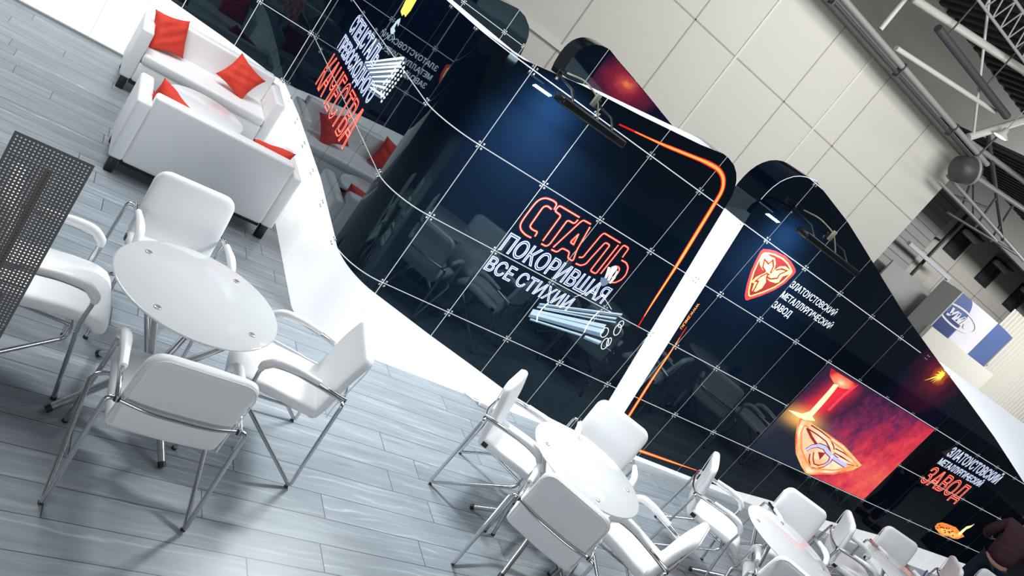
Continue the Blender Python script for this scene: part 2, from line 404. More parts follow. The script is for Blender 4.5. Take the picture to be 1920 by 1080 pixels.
T={'B1': [(2.328, 0.52), (2.99, 0.368), (3.446, 0.273), (3.931, 0.167)], 'neon1': [(3.221, 2.465), (3.6, 2.534)], 'neon1b': [(3.6, 2.519), (3.822, 2.58), (4.043, 2.621), (4.18, 2.636), (4.281, 2.616), (4.34, 2.571), (4.378, 2.514), (4.392, 2.428), (4.513, 1.816), (4.551, 1.605)], 'neon1c': [(4.559, 1.58), (4.577, 1.412), (4.607, 1.247)], 'neon2': [(5.075, 1.416), (5.119, 1.2), (5.166, 0.881), (5.27, 0.387)], 'neon2b': [(5.739, 0.111), (6.108, 0.123), (6.315, 0.129), (6.7, 0.146)], 'em_outer': [(5.166, 2.341), (5.231, 2.369), (5.3, 2.388), (5.437, 2.403), (5.546, 2.392), (5.647, 2.363), (5.679, 2.345), (5.686, 2.32), (5.675, 2.212), (5.633, 2.116), (5.54, 1.996), (5.441, 1.896), (5.414, 1.895), (5.372, 1.926), (5.301, 2.016), (5.231, 2.127), (5.189, 2.227), (5.159, 2.315)], 'em_p1': [(5.212, 2.321), (5.266, 2.327), (5.306, 2.325), (5.348, 2.335), (5.406, 2.304), (5.44, 2.254), (5.439, 2.203), (5.387, 2.188), (5.324, 2.196), (5.259, 2.219), (5.215, 2.262)], 'em_p2': [(5.454, 2.261), (5.469, 2.3), (5.526, 2.331), (5.633, 2.326), (5.634, 2.296), (5.584, 2.246), (5.596, 2.184), (5.574, 2.164), (5.499, 2.147), (5.43, 2.159), (5.448, 2.202)], 'em_p3': [(5.4, 2.206), (5.361, 2.158), (5.329, 2.109), (5.327, 2.052), (5.365, 2.059), (5.408, 1.989), (5.452, 2.005), (5.481, 2.059), (5.468, 2.121), (5.425, 2.157)], 'em_s1': [(5.379, 2.195), (5.312, 2.212), (5.264, 2.276), (5.339, 2.264), (5.347, 2.313), (5.408, 2.271), (5.433, 2.208)], 'em_s2': [(5.461, 2.256), (5.509, 2.294), (5.58, 2.307), (5.537, 2.246), (5.547, 2.205), (5.484, 2.166), (5.422, 2.166)], 'em_s3': [(5.407, 2.198), (5.368, 2.134), (5.357, 2.078), (5.387, 2.092), (5.412, 2.025), (5.423, 1.983)], 'pipe0': [(3.63, 0.995), (4.387, 1.238)], 'pipe1': [(3.63, 0.983), (4.39, 1.223)], 'pipe2': [(3.632, 0.963), (4.365, 1.184)], 'pipe3': [(3.7, 0.972), (4.39, 1.151)], 'pipe4': [(3.615, 0.918), (4.326, 1.077)], 'pipe5': [(3.618, 0.892), (4.348, 1.028)], 'pipe6': [(3.65, 0.846), (4.188, 0.915)], 'pipe7': [(4.218, 0.919), (4.402, 0.932)], 'strap0': [(3.693, 1.037), (3.681, 0.968), (3.687, 0.896), (3.721, 0.846)], 'strap1': [(4.166, 1.174), (4.154, 1.086), (4.164, 1.003), (4.185, 0.943)], 'ring0': [(4.394, 1.039), (4.382, 1.057), (4.367, 1.069), (4.351, 1.072), (4.337, 1.065), (4.328, 1.051), (4.326, 1.031), (4.331, 1.01), (4.343, 0.992), (4.358, 0.98), (4.374, 0.977), (4.388, 0.983), (4.397, 0.997), (4.399, 1.017)], 'ring1': [(4.477, 0.95), (4.464, 0.972), (4.448, 0.986), (4.432, 0.991), (4.42, 0.986), (4.413, 0.97), (4.413, 0.949), (4.419, 0.924), (4.432, 0.903), (4.448, 0.888), (4.464, 0.883), (4.476, 0.888), (4.484, 0.904), (4.484, 0.926)], 'ring2': [(4.488, 0.975), (4.479, 0.992), (4.468, 1.004), (4.458, 1.008), (4.45, 1.005), (4.446, 0.994), (4.447, 0.978), (4.453, 0.96), (4.462, 0.943), (4.473, 0.931), (4.483, 0.927), (4.491, 0.93), (4.495, 0.941), (4.494, 0.957)], 'ring3': [(4.486, 1.11), (4.473, 1.132), (4.457, 1.146), (4.442, 1.151), (4.429, 1.145), (4.422, 1.13), (4.422, 1.108), (4.429, 1.084), (4.441, 1.063), (4.457, 1.049), (4.473, 1.044), (4.485, 1.05), (4.493, 1.065), (4.493, 1.087)], 'ring4': [(4.468, 1.168), (4.46, 1.18), (4.449, 1.188), (4.438, 1.19), (4.428, 1.185), (4.422, 1.175), (4.421, 1.162), (4.424, 1.147), (4.432, 1.135), (4.443, 1.127), (4.455, 1.125), (4.464, 1.129), (4.471, 1.139), (4.472, 1.153)], 'grip_wire': [(4.086, 1.303), (4.26, 1.232)], 'grip_wire2': [(3.985, 1.31), (3.866, 1.176)], 'grip0': [(3.942, 1.529), (3.968, 1.478), (3.983, 1.439), (4.006, 1.437), (3.996, 1.483), (3.97, 1.534)], 'grip1': [(3.971, 1.544), (4.002, 1.476), (4.022, 1.431), (4.046, 1.433), (4.031, 1.491), (4.03, 1.555), (3.998, 1.571)], 'grip2': [(4.038, 1.54), (4.05, 1.482), (4.055, 1.419), (4.072, 1.418), (4.076, 1.476), (4.057, 1.531)], 'grip3': [(3.954, 1.425), (4.0, 1.443), (4.055, 1.419), (4.043, 1.385), (4.02, 1.364), (3.97, 1.396)], 'bar0': [(0.254, 1.57), (0.978, 1.865)], 'bar1': [(0.325, 1.563), (1.015, 1.832)], 'bar2': [(0.405, 1.561), (1.029, 1.807)], 'bar3': [(0.492, 1.553), (1.037, 1.77)], 'bar4': [(0.608, 1.554), (1.047, 1.725)], 'bar5': [(0.668, 1.533), (1.041, 1.671)], 'bar6': [(0.707, 1.516), (1.031, 1.609)], 'bar7': [(0.706, 1.49), (1.092, 1.558)], 'barend': [(0.978, 1.865), (1.109, 1.868), (1.149, 1.751), (1.205, 1.573), (1.055, 1.581), (1.021, 1.679), (1.016, 1.775)], 'hook_y': [(0.276, 2.192), (0.318, 2.095), (0.414, 2.078), (0.429, 2.101), (0.5, 2.093), (0.526, 2.16), (0.509, 2.255)], 'hook_w': [(0.412, 2.058), (0.367, 2.026), (0.342, 1.934), (0.408, 1.909), (0.466, 1.917), (0.482, 1.951), (0.421, 1.965), (0.405, 2.011), (0.475, 1.994), (0.453, 2.032)], 'hook_l': [(0.462, 1.939), (0.328, 1.806)], 'hook_l2': [(0.462, 1.939), (0.58, 1.9)], 'tv_shield': [(7.252, 1.164), (7.351, 1.187), (7.536, 1.162), (7.868, 1.15), (8.246, 1.114), (8.806, 1.0), (8.747, 0.899), (8.51, 0.746), (8.103, 0.606), (7.909, 0.669), (7.654, 0.781), (7.448, 0.935), (7.331, 1.052)], 'tv_inner': [(7.405, 1.112), (7.592, 1.119), (7.935, 1.1), (8.262, 1.068), (8.721, 0.979), (8.637, 0.905), (8.445, 0.794), (8.097, 0.7), (7.903, 0.752), (7.657, 0.865), (7.458, 1.02)], 'tv_a': [(7.702, 0.881), (7.779, 0.943), (7.932, 0.999), (8.102, 0.976), (8.228, 0.936), (8.29, 0.837), (8.193, 0.75), (8.081, 0.712)], 'tv_a2': [(7.548, 1.119), (7.724, 1.104), (7.965, 1.078), (8.15, 1.01), (8.189, 0.973)], 'tv_a3': [(8.039, 0.953), (8.26, 0.93), (8.471, 0.935), (8.687, 0.958)], 'tv_a4': [(7.468, 1.088), (7.633, 1.02), (7.81, 0.987)], 'tv_a5': [(8.166, 1.016), (8.357, 0.999), (8.504, 0.999), (8.687, 0.976)], 'tv_a6': [(7.837, 0.863), (8.05, 0.718), (8.068, 0.844), (8.132, 0.919)], 'tv_stream': [(7.274, 1.653), (7.351, 1.669), (7.368, 1.584), (7.388, 1.406), (7.395, 1.236), (7.494, 1.21), (7.336, 1.165), (7.217, 1.158), (7.007, 1.177), (7.089, 1.193), (7.234, 1.212), (7.299, 1.276), (7.292, 1.445), (7.285, 1.581)], 'tv_funnel': [(7.051, 1.777), (7.114, 1.707), (7.227, 1.671), (7.329, 1.645), (7.447, 1.656), (7.54, 1.686), (7.563, 1.735), (7.622, 1.774)], 'tv_red': [(7.217, 1.599), (7.197, 1.468), (7.123, 1.33), (7.008, 1.192), (7.35, 1.171), (7.536, 1.178), (7.654, 1.207), (7.614, 1.337), (7.604, 1.477), (7.639, 1.649), (7.596, 1.647), (7.479, 1.568), (7.408, 1.554)], 'tv_poker': [(7.615, 1.779), (7.565, 1.587), (7.558, 1.379), (7.515, 1.378), (7.523, 1.601), (7.558, 1.771)], 'tvA': [(7.754, 0.867), (7.776, 0.928), (7.863, 0.982), (7.99, 0.99), (8.086, 0.962), (8.26, 0.93), (8.421, 0.918), (8.57, 0.908)], 'tvB': [(7.476, 1.099), (7.655, 1.029), (7.818, 0.982)], 'tvB2': [(7.491, 1.121), (7.717, 1.109), (7.919, 1.086), (8.072, 1.033), (8.192, 0.966)], 'tvC': [(8.204, 0.944), (8.254, 0.867), (8.226, 0.797), (8.153, 0.745), (8.053, 0.736), (7.943, 0.8), (7.872, 0.868)], 'tvD': [(8.15, 1.01), (8.344, 1.009), (8.537, 0.994), (8.696, 0.97), (8.524, 0.95), (8.324, 0.953)], 'tvE': [(7.945, 0.911), (8.07, 0.939), (8.084, 0.833)], 'stC1': [(3.187, 1.427), (3.13, 1.425), (3.075, 1.439), (3.047, 1.461), (3.035, 1.489), (3.031, 1.536), (3.031, 1.645), (3.035, 1.684), (3.051, 1.718), (3.081, 1.741), (3.141, 1.751), (3.186, 1.747), (3.198, 1.696)], 'stC2': [(3.179, 1.689), (3.141, 1.696), (3.117, 1.688), (3.107, 1.667), (3.11, 1.592), (3.113, 1.517), (3.116, 1.499), (3.136, 1.488), (3.166, 1.486), (3.201, 1.492), (3.205, 1.449)], 'stT1': [(3.425, 1.747), (3.211, 1.744), (3.209, 1.692), (3.28, 1.686), (3.287, 1.45)], 'stT2': [(3.291, 1.426), (3.344, 1.426), (3.357, 1.456), (3.352, 1.683), (3.423, 1.685), (3.426, 1.726)], 'stA1': [(3.548, 1.748), (3.47, 1.745), (3.457, 1.722), (3.4, 1.446)], 'stA2': [(3.397, 1.425), (3.456, 1.427), (3.472, 1.477), (3.549, 1.479), (3.571, 1.429), (3.63, 1.428), (3.593, 1.522), (3.557, 1.727)], 'stA3': [(3.513, 1.636), (3.496, 1.546), (3.536, 1.545)], 'stL1': [(3.89, 1.744), (3.7, 1.743), (3.691, 1.714), (3.685, 1.542), (3.685, 1.491), (3.651, 1.479)], 'stL2': [(3.665, 1.423), (3.716, 1.427), (3.749, 1.459), (3.751, 1.518), (3.767, 1.686), (3.821, 1.686), (3.825, 1.429), (3.889, 1.429), (3.886, 1.722)], 'stM1': [(3.997, 1.652), (3.991, 1.743), (3.927, 1.743), (3.928, 1.45)], 'stM2': [(4.007, 1.63), (4.064, 1.632), (4.113, 1.606), (4.141, 1.545), (4.137, 1.492), (4.106, 1.444), (4.043, 1.42)], 'stM3': [(3.991, 1.545), (4.013, 1.572), (4.049, 1.565), (4.066, 1.522), (4.044, 1.465)], 'flame': [(11.281, 0.681), (11.263, 0.741), (11.337, 0.783), (11.464, 0.795), (11.746, 0.805), (11.912, 0.773), (12.019, 0.763), (12.151, 0.732), (12.109, 0.699), (12.067, 0.659), (11.955, 0.635), (11.82, 0.637), (11.718, 0.621), (11.639, 0.605), (11.499, 0.625)], 'flame_b': [(11.454, 0.652), (11.478, 0.712), (11.593, 0.719), (11.723, 0.731), (11.887, 0.724), (12.036, 0.74), (12.055, 0.704), (11.953, 0.661), (11.789, 0.655), (11.658, 0.631)], 'flame_s': [(11.931, 0.737), (11.938, 0.821), (11.954, 0.887), (12.033, 0.93), (12.066, 0.974), (12.066, 0.899), (12.018, 0.851), (12.017, 0.776), (12.008, 0.718)], 'neb': [(5.637, 2.915), (5.25, 2.949), (5.098, 2.813), (5.15, 2.702), (5.425, 2.58), (5.666, 2.538), (5.887, 2.617), (6.009, 2.747), (5.986, 2.844)]}
# ------------------------------------------------------------------ floor and stand walls
g = G(); g.add([(-5, -1.5, 0), (13.6, -1.5, 0), (13.6, BY + .4, 0), (-5, BY + .4, 0)], [(0, 1, 2, 3)])
struct(g.build('floor', 'planks'))
g = G(); g.add([(-40, -12, -.03), (90, -12, -.03), (90, 50, -.03), (-40, 50, -.03)], [(0, 1, 2, 3)])
struct(g.build('floor_hall', 'concrete'))

def xr(z): return 4.512 + (2.418 - z) * .215          # slanting right edge of the front sheet
def xl(z): return 4.796 + (2.414 - z) * .197          # slanting left edge of the next sheet
B_side = [(S_END, .60), (-.618, .655), (.882, .673), (S0, .63)]
B_front = [(S0, .63), (2.10, .575), (2.328, .52)] + T['B1'][1:] + [(4.5, .085), (4.95, .05), (xr(.045), .045)]
B_right = [(xl(.045), .045), (5.67, .045), (6.718, .043), (7.162, .07), (7.914, .128), (9.012, .15), (10.315, .243), (11.338, .298), (12.87, .346), (13.0, .35)]
top_front = [(S0, 2.416), (2.30, 2.432), (2.769, 2.524), (3.297, 2.598), (3.911, 2.697), (4.06, 2.730), (4.138, 2.747), (4.209, 2.746), (4.299, 2.729), (4.37, 2.693), (4.42, 2.65), (4.457, 2.601), (4.495, 2.52), (4.511, 2.435)]
fin_arc = [(4.797, 2.416), (4.772, 2.52), (4.762, 2.652), (4.766, 2.73), (4.777, 2.788), (4.80, 2.85), (4.834, 2.902), (4.878, 2.948), (4.931, 2.983), (5.0, 3.012), (5.084, 3.03), (5.124, 3.034)]
top_right = [(5.752, 2.950), (6.095, 2.883), (7.311, 2.632), (8.515, 2.438), (9.412, 2.304), (10.601, 2.116), (12.169, 1.828), (13.0, 1.67)]
D_side = B_side + [(S0, 2.416), (S_END, 2.40)]
D_front = B_front + top_front[::-1]
D_right = B_right + top_right[::-1] + fin_arc[::-1]
W_side = [(S_END, 0), (S0, 0)] + B_side[::-1]
W_front = [(S0, 0), (xr(0), 0)] + B_front[::-1]
W_col = [(xr(0), 0), (xl(0), 0), (4.797, 2.414), (4.513, 2.416)]
W_right = [(xl(0), 0), (13.0, 0)] + B_right[::-1]
C_side = [S_END] + [S0 - .61 * k for k in range(5, -1, -1)]
C_front = [S0, 2.4, 2.996, 3.592, 4.188, 4.784, 5.30]
C_right = [4.70, 5.13] + [5.13 + .6127 * k for k in range(1, 14)]
TVX0, TVX1, TVZ0, TVZ1 = 6.974, 9.408, .612, 1.806

def booth_wall(name, dark, white, cols, wmap, x0, x1, rear_top, rear_d, step=.6, gm='glass'):
    w = struct(panels(dark, cols, wmap).build(name, gm, merge=True))
    panels(white, cols, wmap, gap=.0030).build('lit_plinth', 'lit', w, merge=True)
    for p in dark: sheet(p, wmap, -.012, min(q[0] for q in p), max(q[0] for q in p), step).build('light_backing', 'lit2', w)
    for p in white: sheet(p, wmap, -.006, min(q[0] for q in p), max(q[0] for q in p), step).build('joint_backing', 'joint', w)
    if rear_top: sheet([(x0, 0), (x1, 0)] + rear_top[::-1], wmap, rear_d, x0, x1, step).build('rear_panel', 'rear', w)
    return w
w_side = booth_wall('wall_side', [D_side], [W_side], C_side, front, S_END, S0, [(S_END, 2.398), (S0, 2.426)], -.329, gm='glass_side')
w_front = booth_wall('wall_front', [D_front], [W_front, W_col], C_front, front, AX, 5.2,
                     [(AX, 2.428), (2.7, 2.440), (2.988, 2.537), (4.138, 2.735), (4.3, 2.73), (4.45, 2.6), (4.5, 2.42), (5.2, 2.42)], -.33, step=.05)
w_right = booth_wall('wall_right', [D_right], [W_right], C_right, front, 5.2, 13.0, [(5.2, 2.45), (13.0, 2.45)], -.33)
clamps([D_side, W_side], C_side[1:], front, w_side, zmin=.3)
clamps([D_front, W_front, W_col], C_front[:-1], front, w_front, zmin=.3)
clamps([D_right, W_right], C_right[1:], front, w_right, zmin=.3, skip=lambda u, w: TVX0 < u < TVX1 and TVZ0 < w < TVZ1)
def edge_band(pts, y0, y1, parent, name='edge_glass', m='glass'):
    g = G(); V = []
    for x, z in pts: V += [(x, y0, z), (x, y1, z)]
    g.add(V, [(2 * i, 2 * i + 1, 2 * i + 3, 2 * i + 2) for i in range(len(pts) - 1)], True); return g.build(name, m, parent)
edge_band(fin_arc, FY + .002, FY + .33, w_right)
edge_band([(xr(2.416), 2.416)] + top_front[::-1][:9], FY + .002, FY + .33, w_front)
edge_band([(13.0, 0), (13.0, 1.67)], FY, FY + .33, w_right)
# bright seam round the fin's end, its light put in as a glowing strip
g = G(); ribbon(g, fin_arc[2:], .006, front, .001); g.build('rim_strip', 'p_white', w_right)

# rear wall of the lounge, whose far end repeats the front design
B_back = [(-4.5, .86), (0, .80), (.72, .748), (1.305, .694), (2.05, .588), (2.4, .5), (4.62, .2)]
back_corner = [(4.18, 2.312), (4.152, 2.457), (4.118, 2.554), (4.059, 2.633), (3.946, 2.696), (3.82, 2.716), (3.582, 2.67), (2.34, 2.44), (2.05, 2.44), (-4.5, 2.44)]
D_back = B_back + back_corner
W_back = [(-4.5, 0), (4.64, 0)] + B_back[::-1]
fin_b = [(x, z - .035) for x, z in fin_arc]
D_back2 = [(5.25, .05), (9.5, .05), (9.5, 2.2), (6.621, 2.746), (6.0, 2.855), (5.637, 2.915), (5.3, 2.965)] + fin_b[::-1]
C_back = [2.02 - .59 * k for k in range(11, -1, -1)] + [2.62, 3.239, 3.844, 4.149, 4.63]
w_back = booth_wall('wall_back', [D_back], [W_back], C_back, back, -4.5, 4.6, None, 0)
clamps([D_back, W_back], C_back[:-1], back, w_back, zmin=.3)
w_fin = booth_wall('wall_back_return', [D_back2], [], [4.6, 5.11, 5.715, 6.32, 6.93, 7.54, 8.15, 9.5], back, 4.6, 9.5, None, 0)
clamps([D_back2], [5.11, 5.715, 6.32, 6.93], back, w_fin, zmin=2.0)
edge_band(fin_b, BY + .002, BY + .33, w_fin)
edge_band([(4.62, .2), (4.18, 2.312)] + back_corner[1:7], BY + .002, BY + .33, w_back)

g = G(); g.box(-4.5, BY - .035, 0, .62, BY - .002, .022); struct(g.build('trim_1', 'tubegrey'))

# ------------------------------------------------------------------ prints on the front wall
for letter in ('stC', 'stT', 'stA', 'stL', 'stM'):                    # СТАЛЬ in open neon outline, letter by letter
    g = G(); h = G()
    for k in sorted(q for q in T if q.startswith(letter)):
        P = [(v.x, v.z) for v in fillet([(x, 0, z) for x, z in T[k]], .018, 3)]
        if k == 'stA3': patch(g, P, front, .0012); P = P + P[:1]
        ribbon(g, P, .019, front, .0012); ribbon(h, P, .0070, front, .0020)
    o = g.build('printed_lettering', 'p_red', w_front); h.build('letter_core', 'p_core', o)
neon_text('printed_lettering', 'ПОКОРИВШАЯ', 3.02, 1.232, 4.128, 1.386, front, w_front, 'p_blue', 'p_white', .014, .0060, .07)
neon_text('printed_lettering', 'ВСЕ СТИХИИ', 3.012, 1.042, 3.885, 1.166, front, w_front, 'p_blue', 'p_white', .012, .0055, .07)
g1 = G(); g2 = G(); g3 = G()
for i in range(8):
    p = T['pipe%d' % i]; w = (.012, .008, .012, .008, .030, .034, .012, .022)[i]
    if i in (4, 5): ribbon(g3, [(p[0][0], p[0][1] - .012), (p[1][0], p[1][1] - .02)], [w * 1.4, w * 2.2], front, .0010)
    ribbon(g1 if i != 1 else g3, p, [w * .8, w * 1.2], front, .0014)
    ribbon(g3, [(p[0][0], p[0][1] - w * .8), (p[1][0], p[1][1] - w)], w * .7, front, .0012)
for i in range(5): ribbon(g2, T['ring%d' % i], .007, front, .0022, True)
for k in ('strap0', 'strap1'): ribbon(g2, T[k], .012, front, .0026)
for k in ('grip_wire', 'grip_wire2'): ribbon(g2, T[k], .004, front, .0014)
for k in ('grip0', 'grip1', 'grip2', 'grip3'): patch(g2 if k != 'grip3' else g3, T[k], front, .0024)
o = g1.build('printed_pipe_bundle', 'p_steel', w_front); g3.build('pipe_shading', 'p_grey', o); g2.build('pipe_outline', 'p_white', o)
# glowing neon line running round the corner of the print
def neon_line(pts, parent, w):
    n = len(pts); a = G(); b = G(); c = G()
    ws = [w * min(1, .25 + 3.2 * min(i, n - 1 - i) / (n - 1)) for i in range(n)]
    ribbon(a, pts, ws, front, .0010); ribbon(b, pts[1:-1], [q * .62 for q in ws[1:-1]], front, .0016); ribbon(c, pts[2:-2], [q * .25 for q in ws[2:-2]], front, .0022)
    o = a.build('printed_neon_line', 'p_red', parent); b.build('line_core', 'p_orange', o); c.build('line_highlight', 'p_amber', o)
def dense(pts, n=5):
    P = [Vector((x, 0, z)) for x, z in pts]; P = fillet(P, .10, 5); out = []
    for a, b in zip(P[:-1], P[1:]):
        m = max(1, int((b - a).length / .12))
        out += [((a + (b - a) * k / m).x, (a + (b - a) * k / m).z) for k in range(m)]
    out.append((P[-1].x, P[-1].z)); return out
neon_line(dense([(3.20, 2.462), (3.6, 2.527), (4.06, 2.622), (4.20, 2.636), (4.30, 2.606), (4.37, 2.53), (4.392, 2.428), (4.513, 1.816), (4.577, 1.412), (4.62, 1.2)]), w_front, .045)
neon_line(dense([(5.075, 1.416), (5.119, 1.2), (5.185, .8), (5.27, .387), (5.315, .15), (5.40, .095), (5.74, .111), (6.315, .129), (6.72, .146)]), w_right, .036)

# ------------------------------------------------------------------ prints on the wall to the right
def emblem(parent, wmap, dx=0.0, dz=0.0):
    sh = lambda L: [(x + dx, z + dz) for x, z in L]
    cx, cz = 5.43, 2.20
    sc = lambda L, k: [(cx + (x - cx) * k, cz + (z - cz) * k) for x, z in L]
    O = T['em_outer']
    g = G(); patch(g, sh(O), wmap, .0010); e = g.build('printed_emblem', 'p_crimson', parent)
    g = G(); patch(g, sh(sc(O, .89)), wmap, .0015); g.build('emblem_field', 'p_maroon', e)
    g = G(); ribbon(g, sh(sc(O, .84)), .012, wmap, .0020, True)
    for k in ('em_p1', 'em_p2', 'em_p3'): patch(g, sh(T[k]), wmap, .0024)
    g.build('emblem_knot', 'p_yellow', e)
    g = G()
    for k in ('em_s1', 'em_s2', 'em_s3'): ribbon(g, sh(T[k]), .019, wmap, .0030)
    g.build('emblem_knot_line', 'p_maroon', e)
    for txt, x1, z0, z1 in (('ЗЛАТОУСТОВСКИЙ', 6.515, 2.205, 2.292), ('МЕТАЛЛУРГИЧЕСКИЙ', 6.605, 2.082, 2.170), ('ЗАВОД', 6.028, 1.952, 2.036)):
        solid_text('printed_lettering', txt, lambda u, v, x1=x1, z0=z0, z1=z1: wmap(5.742 + dx + u * (x1 - 5.742), z0 + dz + v * (z1 - z0), .0012), 'p_white', parent, .004)
emblem(w_right, front)
emblem(w_back, back, -5.06, -.604)
solid_text('printed_lettering', 'WWW.ZMK.RU', lambda u, v: front(4.985 + .030 * v + .035 * u, 1.648 - u * .275, .0012), 'p_orange', w_right, .02)
neon_text('printed_lettering', 'ЗЛАТОУСТОВСКИЙ', 10.06, 1.605, 11.58, 1.790, front, w_right, 'p_blue', 'p_white', .018, .0085, .05)
neon_text('printed_lettering', 'МЕТАЛЛУРГИЧЕСКИЙ', 10.05, 1.462, 11.31, 1.580, front, w_right, 'p_blue', 'p_white', .013, .0065, .04)
neon_text('printed_lettering', 'ЗАВОД', 10.06, 1.10, 11.19, 1.412, front, w_right, 'p_red', 'p_core', .022, .0085, .06)
g = G(); patch(g, T['flame'], front, .0010); o = g.build('printed_hot_ladle', 'p_orange', w_right)
g = G(); patch(g, T['flame_b'], front, .0016)
for k in range(14):
    x = 11.36 + k * .05 + random.uniform(-.02, .02); z = .70 + random.uniform(-.05, .06)
    if inside(T['flame'], x, z): patch(g, [(x - .02, z - .008), (x + .015, z - .016), (x + .03, z + .012), (x, z + .018)], front, .002)
g.build('ladle_glow', 'p_amber', o)
g = G(); patch(g, T['flame_s'], front, .0022); g.build('ladle_stream', 'p_hot', o)
g = G()
for k in range(16):
    x = 11.33 + random.random() * .55; z = .70 + random.uniform(-.04, .06)
    if inside(T['flame'], x, z): patch(g, [(x - .03, z), (x, z - .012), (x + .025, z + .004), (x, z + .014)], front, .0026)
g.build('ladle_crust', 'p_maroon', o)

def glow_material(name, cx, cz, sx, sz, stops, axis_noise=3.0, amount=.35):
    m = mat(name, (0.002, 0.003, 0.018), 0.04); k = NT(m)
    ge = k.n('ShaderNodeNewGeometry'); sp = k.n('ShaderNodeSeparateXYZ'); k.l(ge.outputs['Position'], sp.inputs[0])
    dx = k.m('DIVIDE', k.m('SUBTRACT', sp.outputs[0], cx), sx); dz = k.m('DIVIDE', k.m('SUBTRACT', sp.outputs[2], cz), sz)
    r = k.m('SQRT', k.m('ADD', k.m('MULTIPLY', dx, dx), k.m('MULTIPLY', dz, dz)))
    no = k.n('ShaderNodeTexNoise'); no.inputs['Scale'].default_value = axis_noise; no.inputs['Detail'].default_value = 4; k.l(ge.outputs['Position'], no.inputs['Vector'])
    r2 = k.m('ADD', r, k.m('MULTIPLY', k.m('SUBTRACT', no.outputs['Fac'], .5), amount * 2))
    k.l(k.ramp(r2, stops), k.b.inputs['Emission Color']); k.b.inputs['Emission Strength'].default_value = 1.0
    return m
M['nebula'] = glow_material('print_nebula', 5.62, 2.80, .62, .42, [(0, (.75, .20, .06)), (.10, (.45, .05, .05)), (.35, (.22, .012, .022)), (.7, (.06, .006, .02)), (1, (.001, .001, .006))])
g = G(); patch(g, [(5.15, 2.35), (6.6, 2.35), (6.6, 2.742), (6.0, 2.848), (5.637, 2.905), (5.25, 2.965), (5.15, 2.96)], back, .001); g.build('printed_nebula', 'nebula', w_fin)
M['sunburst'] = glow_material('print_sunburst', 8.66, 2.36, .62, .60, [(0, (.95, .50, .03)), (.07, (.60, .12, .01)), (.22, (.13, .008, .012)), (.6, (.03, .002, .010)), (1, (.001, .001, .006))], 4.0, .3)
g = G(); patch(g, [(8.05, 2.505), (8.515, 2.432), (9.35, 2.308), (9.35, 1.83), (8.05, 1.83)], front, .001); o = g.build('printed_sunburst', 'sunburst', w_right)
g = G(); sx, sz = 8.68, 2.375
for a0, l in ((185, .14), (205, .15), (222, .27), (238, .18), (255, .16), (272, .12), (292, .10), (168, .10)):
    a = math.radians(a0); ca, sa = math.cos(a), math.sin(a)
    patch(g, [(sx - sa * .022, sz + ca * .022), (sx + ca * l, sz + sa * l), (sx + sa * .022, sz - ca * .022)], front, .0015)
g.build('sunburst_ray', 'p_yellow', o)

# ------------------------------------------------------------------ prints on the side wall
neon_text('printed_lettering', 'СПЕЦСТАЛЬ', -.70, 1.565, .50, 1.775, front, w_side, 'p_blue', 'p_white', .026, .0085, .05)
neon_text('printed_lettering', 'ПРЕВОСХОДНОГО', -.72, 1.365, .88, 1.545, front, w_side, 'p_blue', 'p_white', .024, .0080, .05)
neon_text('printed_lettering', 'КАЧЕСТВА', -.70, .99, .96, 1.335, front, w_side, 'p_red', 'p_core', .022, .0065, .08)
g = G(); h = G()
for i in range(8):
    p = T['bar%d' % i]; ribbon(g, p, [.014, .024], front, .0012)
    ribbon(h, [(p[0][0], p[0][1] - .022), (p[1][0], p[1][1] - .026)], .016, front, .0010)
e = T['barend']
for r in range(9):
    for c in range(4):
        x = e[0][0] + .02 + c * .06 - r * .008; z = e[0][1] - r * .036 - c * .02
        patch(g, [(x - .022, z), (x, z - .014), (x + .022, z + .004), (x, z + .016)], front, .0016)
o = g.build('printed_bar_stack', 'p_white', w_side); h.build('bar_shading', 'p_grey', o)
g = G(); patch(g, T['hook_y'], front, .001); o = g.build('printed_crane_hook', 'p_yellow', w_side)
g = G(); patch(g, T['hook_w'], front, .0014); ribbon(g, T['hook_l'], .005, front, .001); ribbon(g, T['hook_l2'], .005, front, .001); g.build('hook_steel', 'p_steel', o)

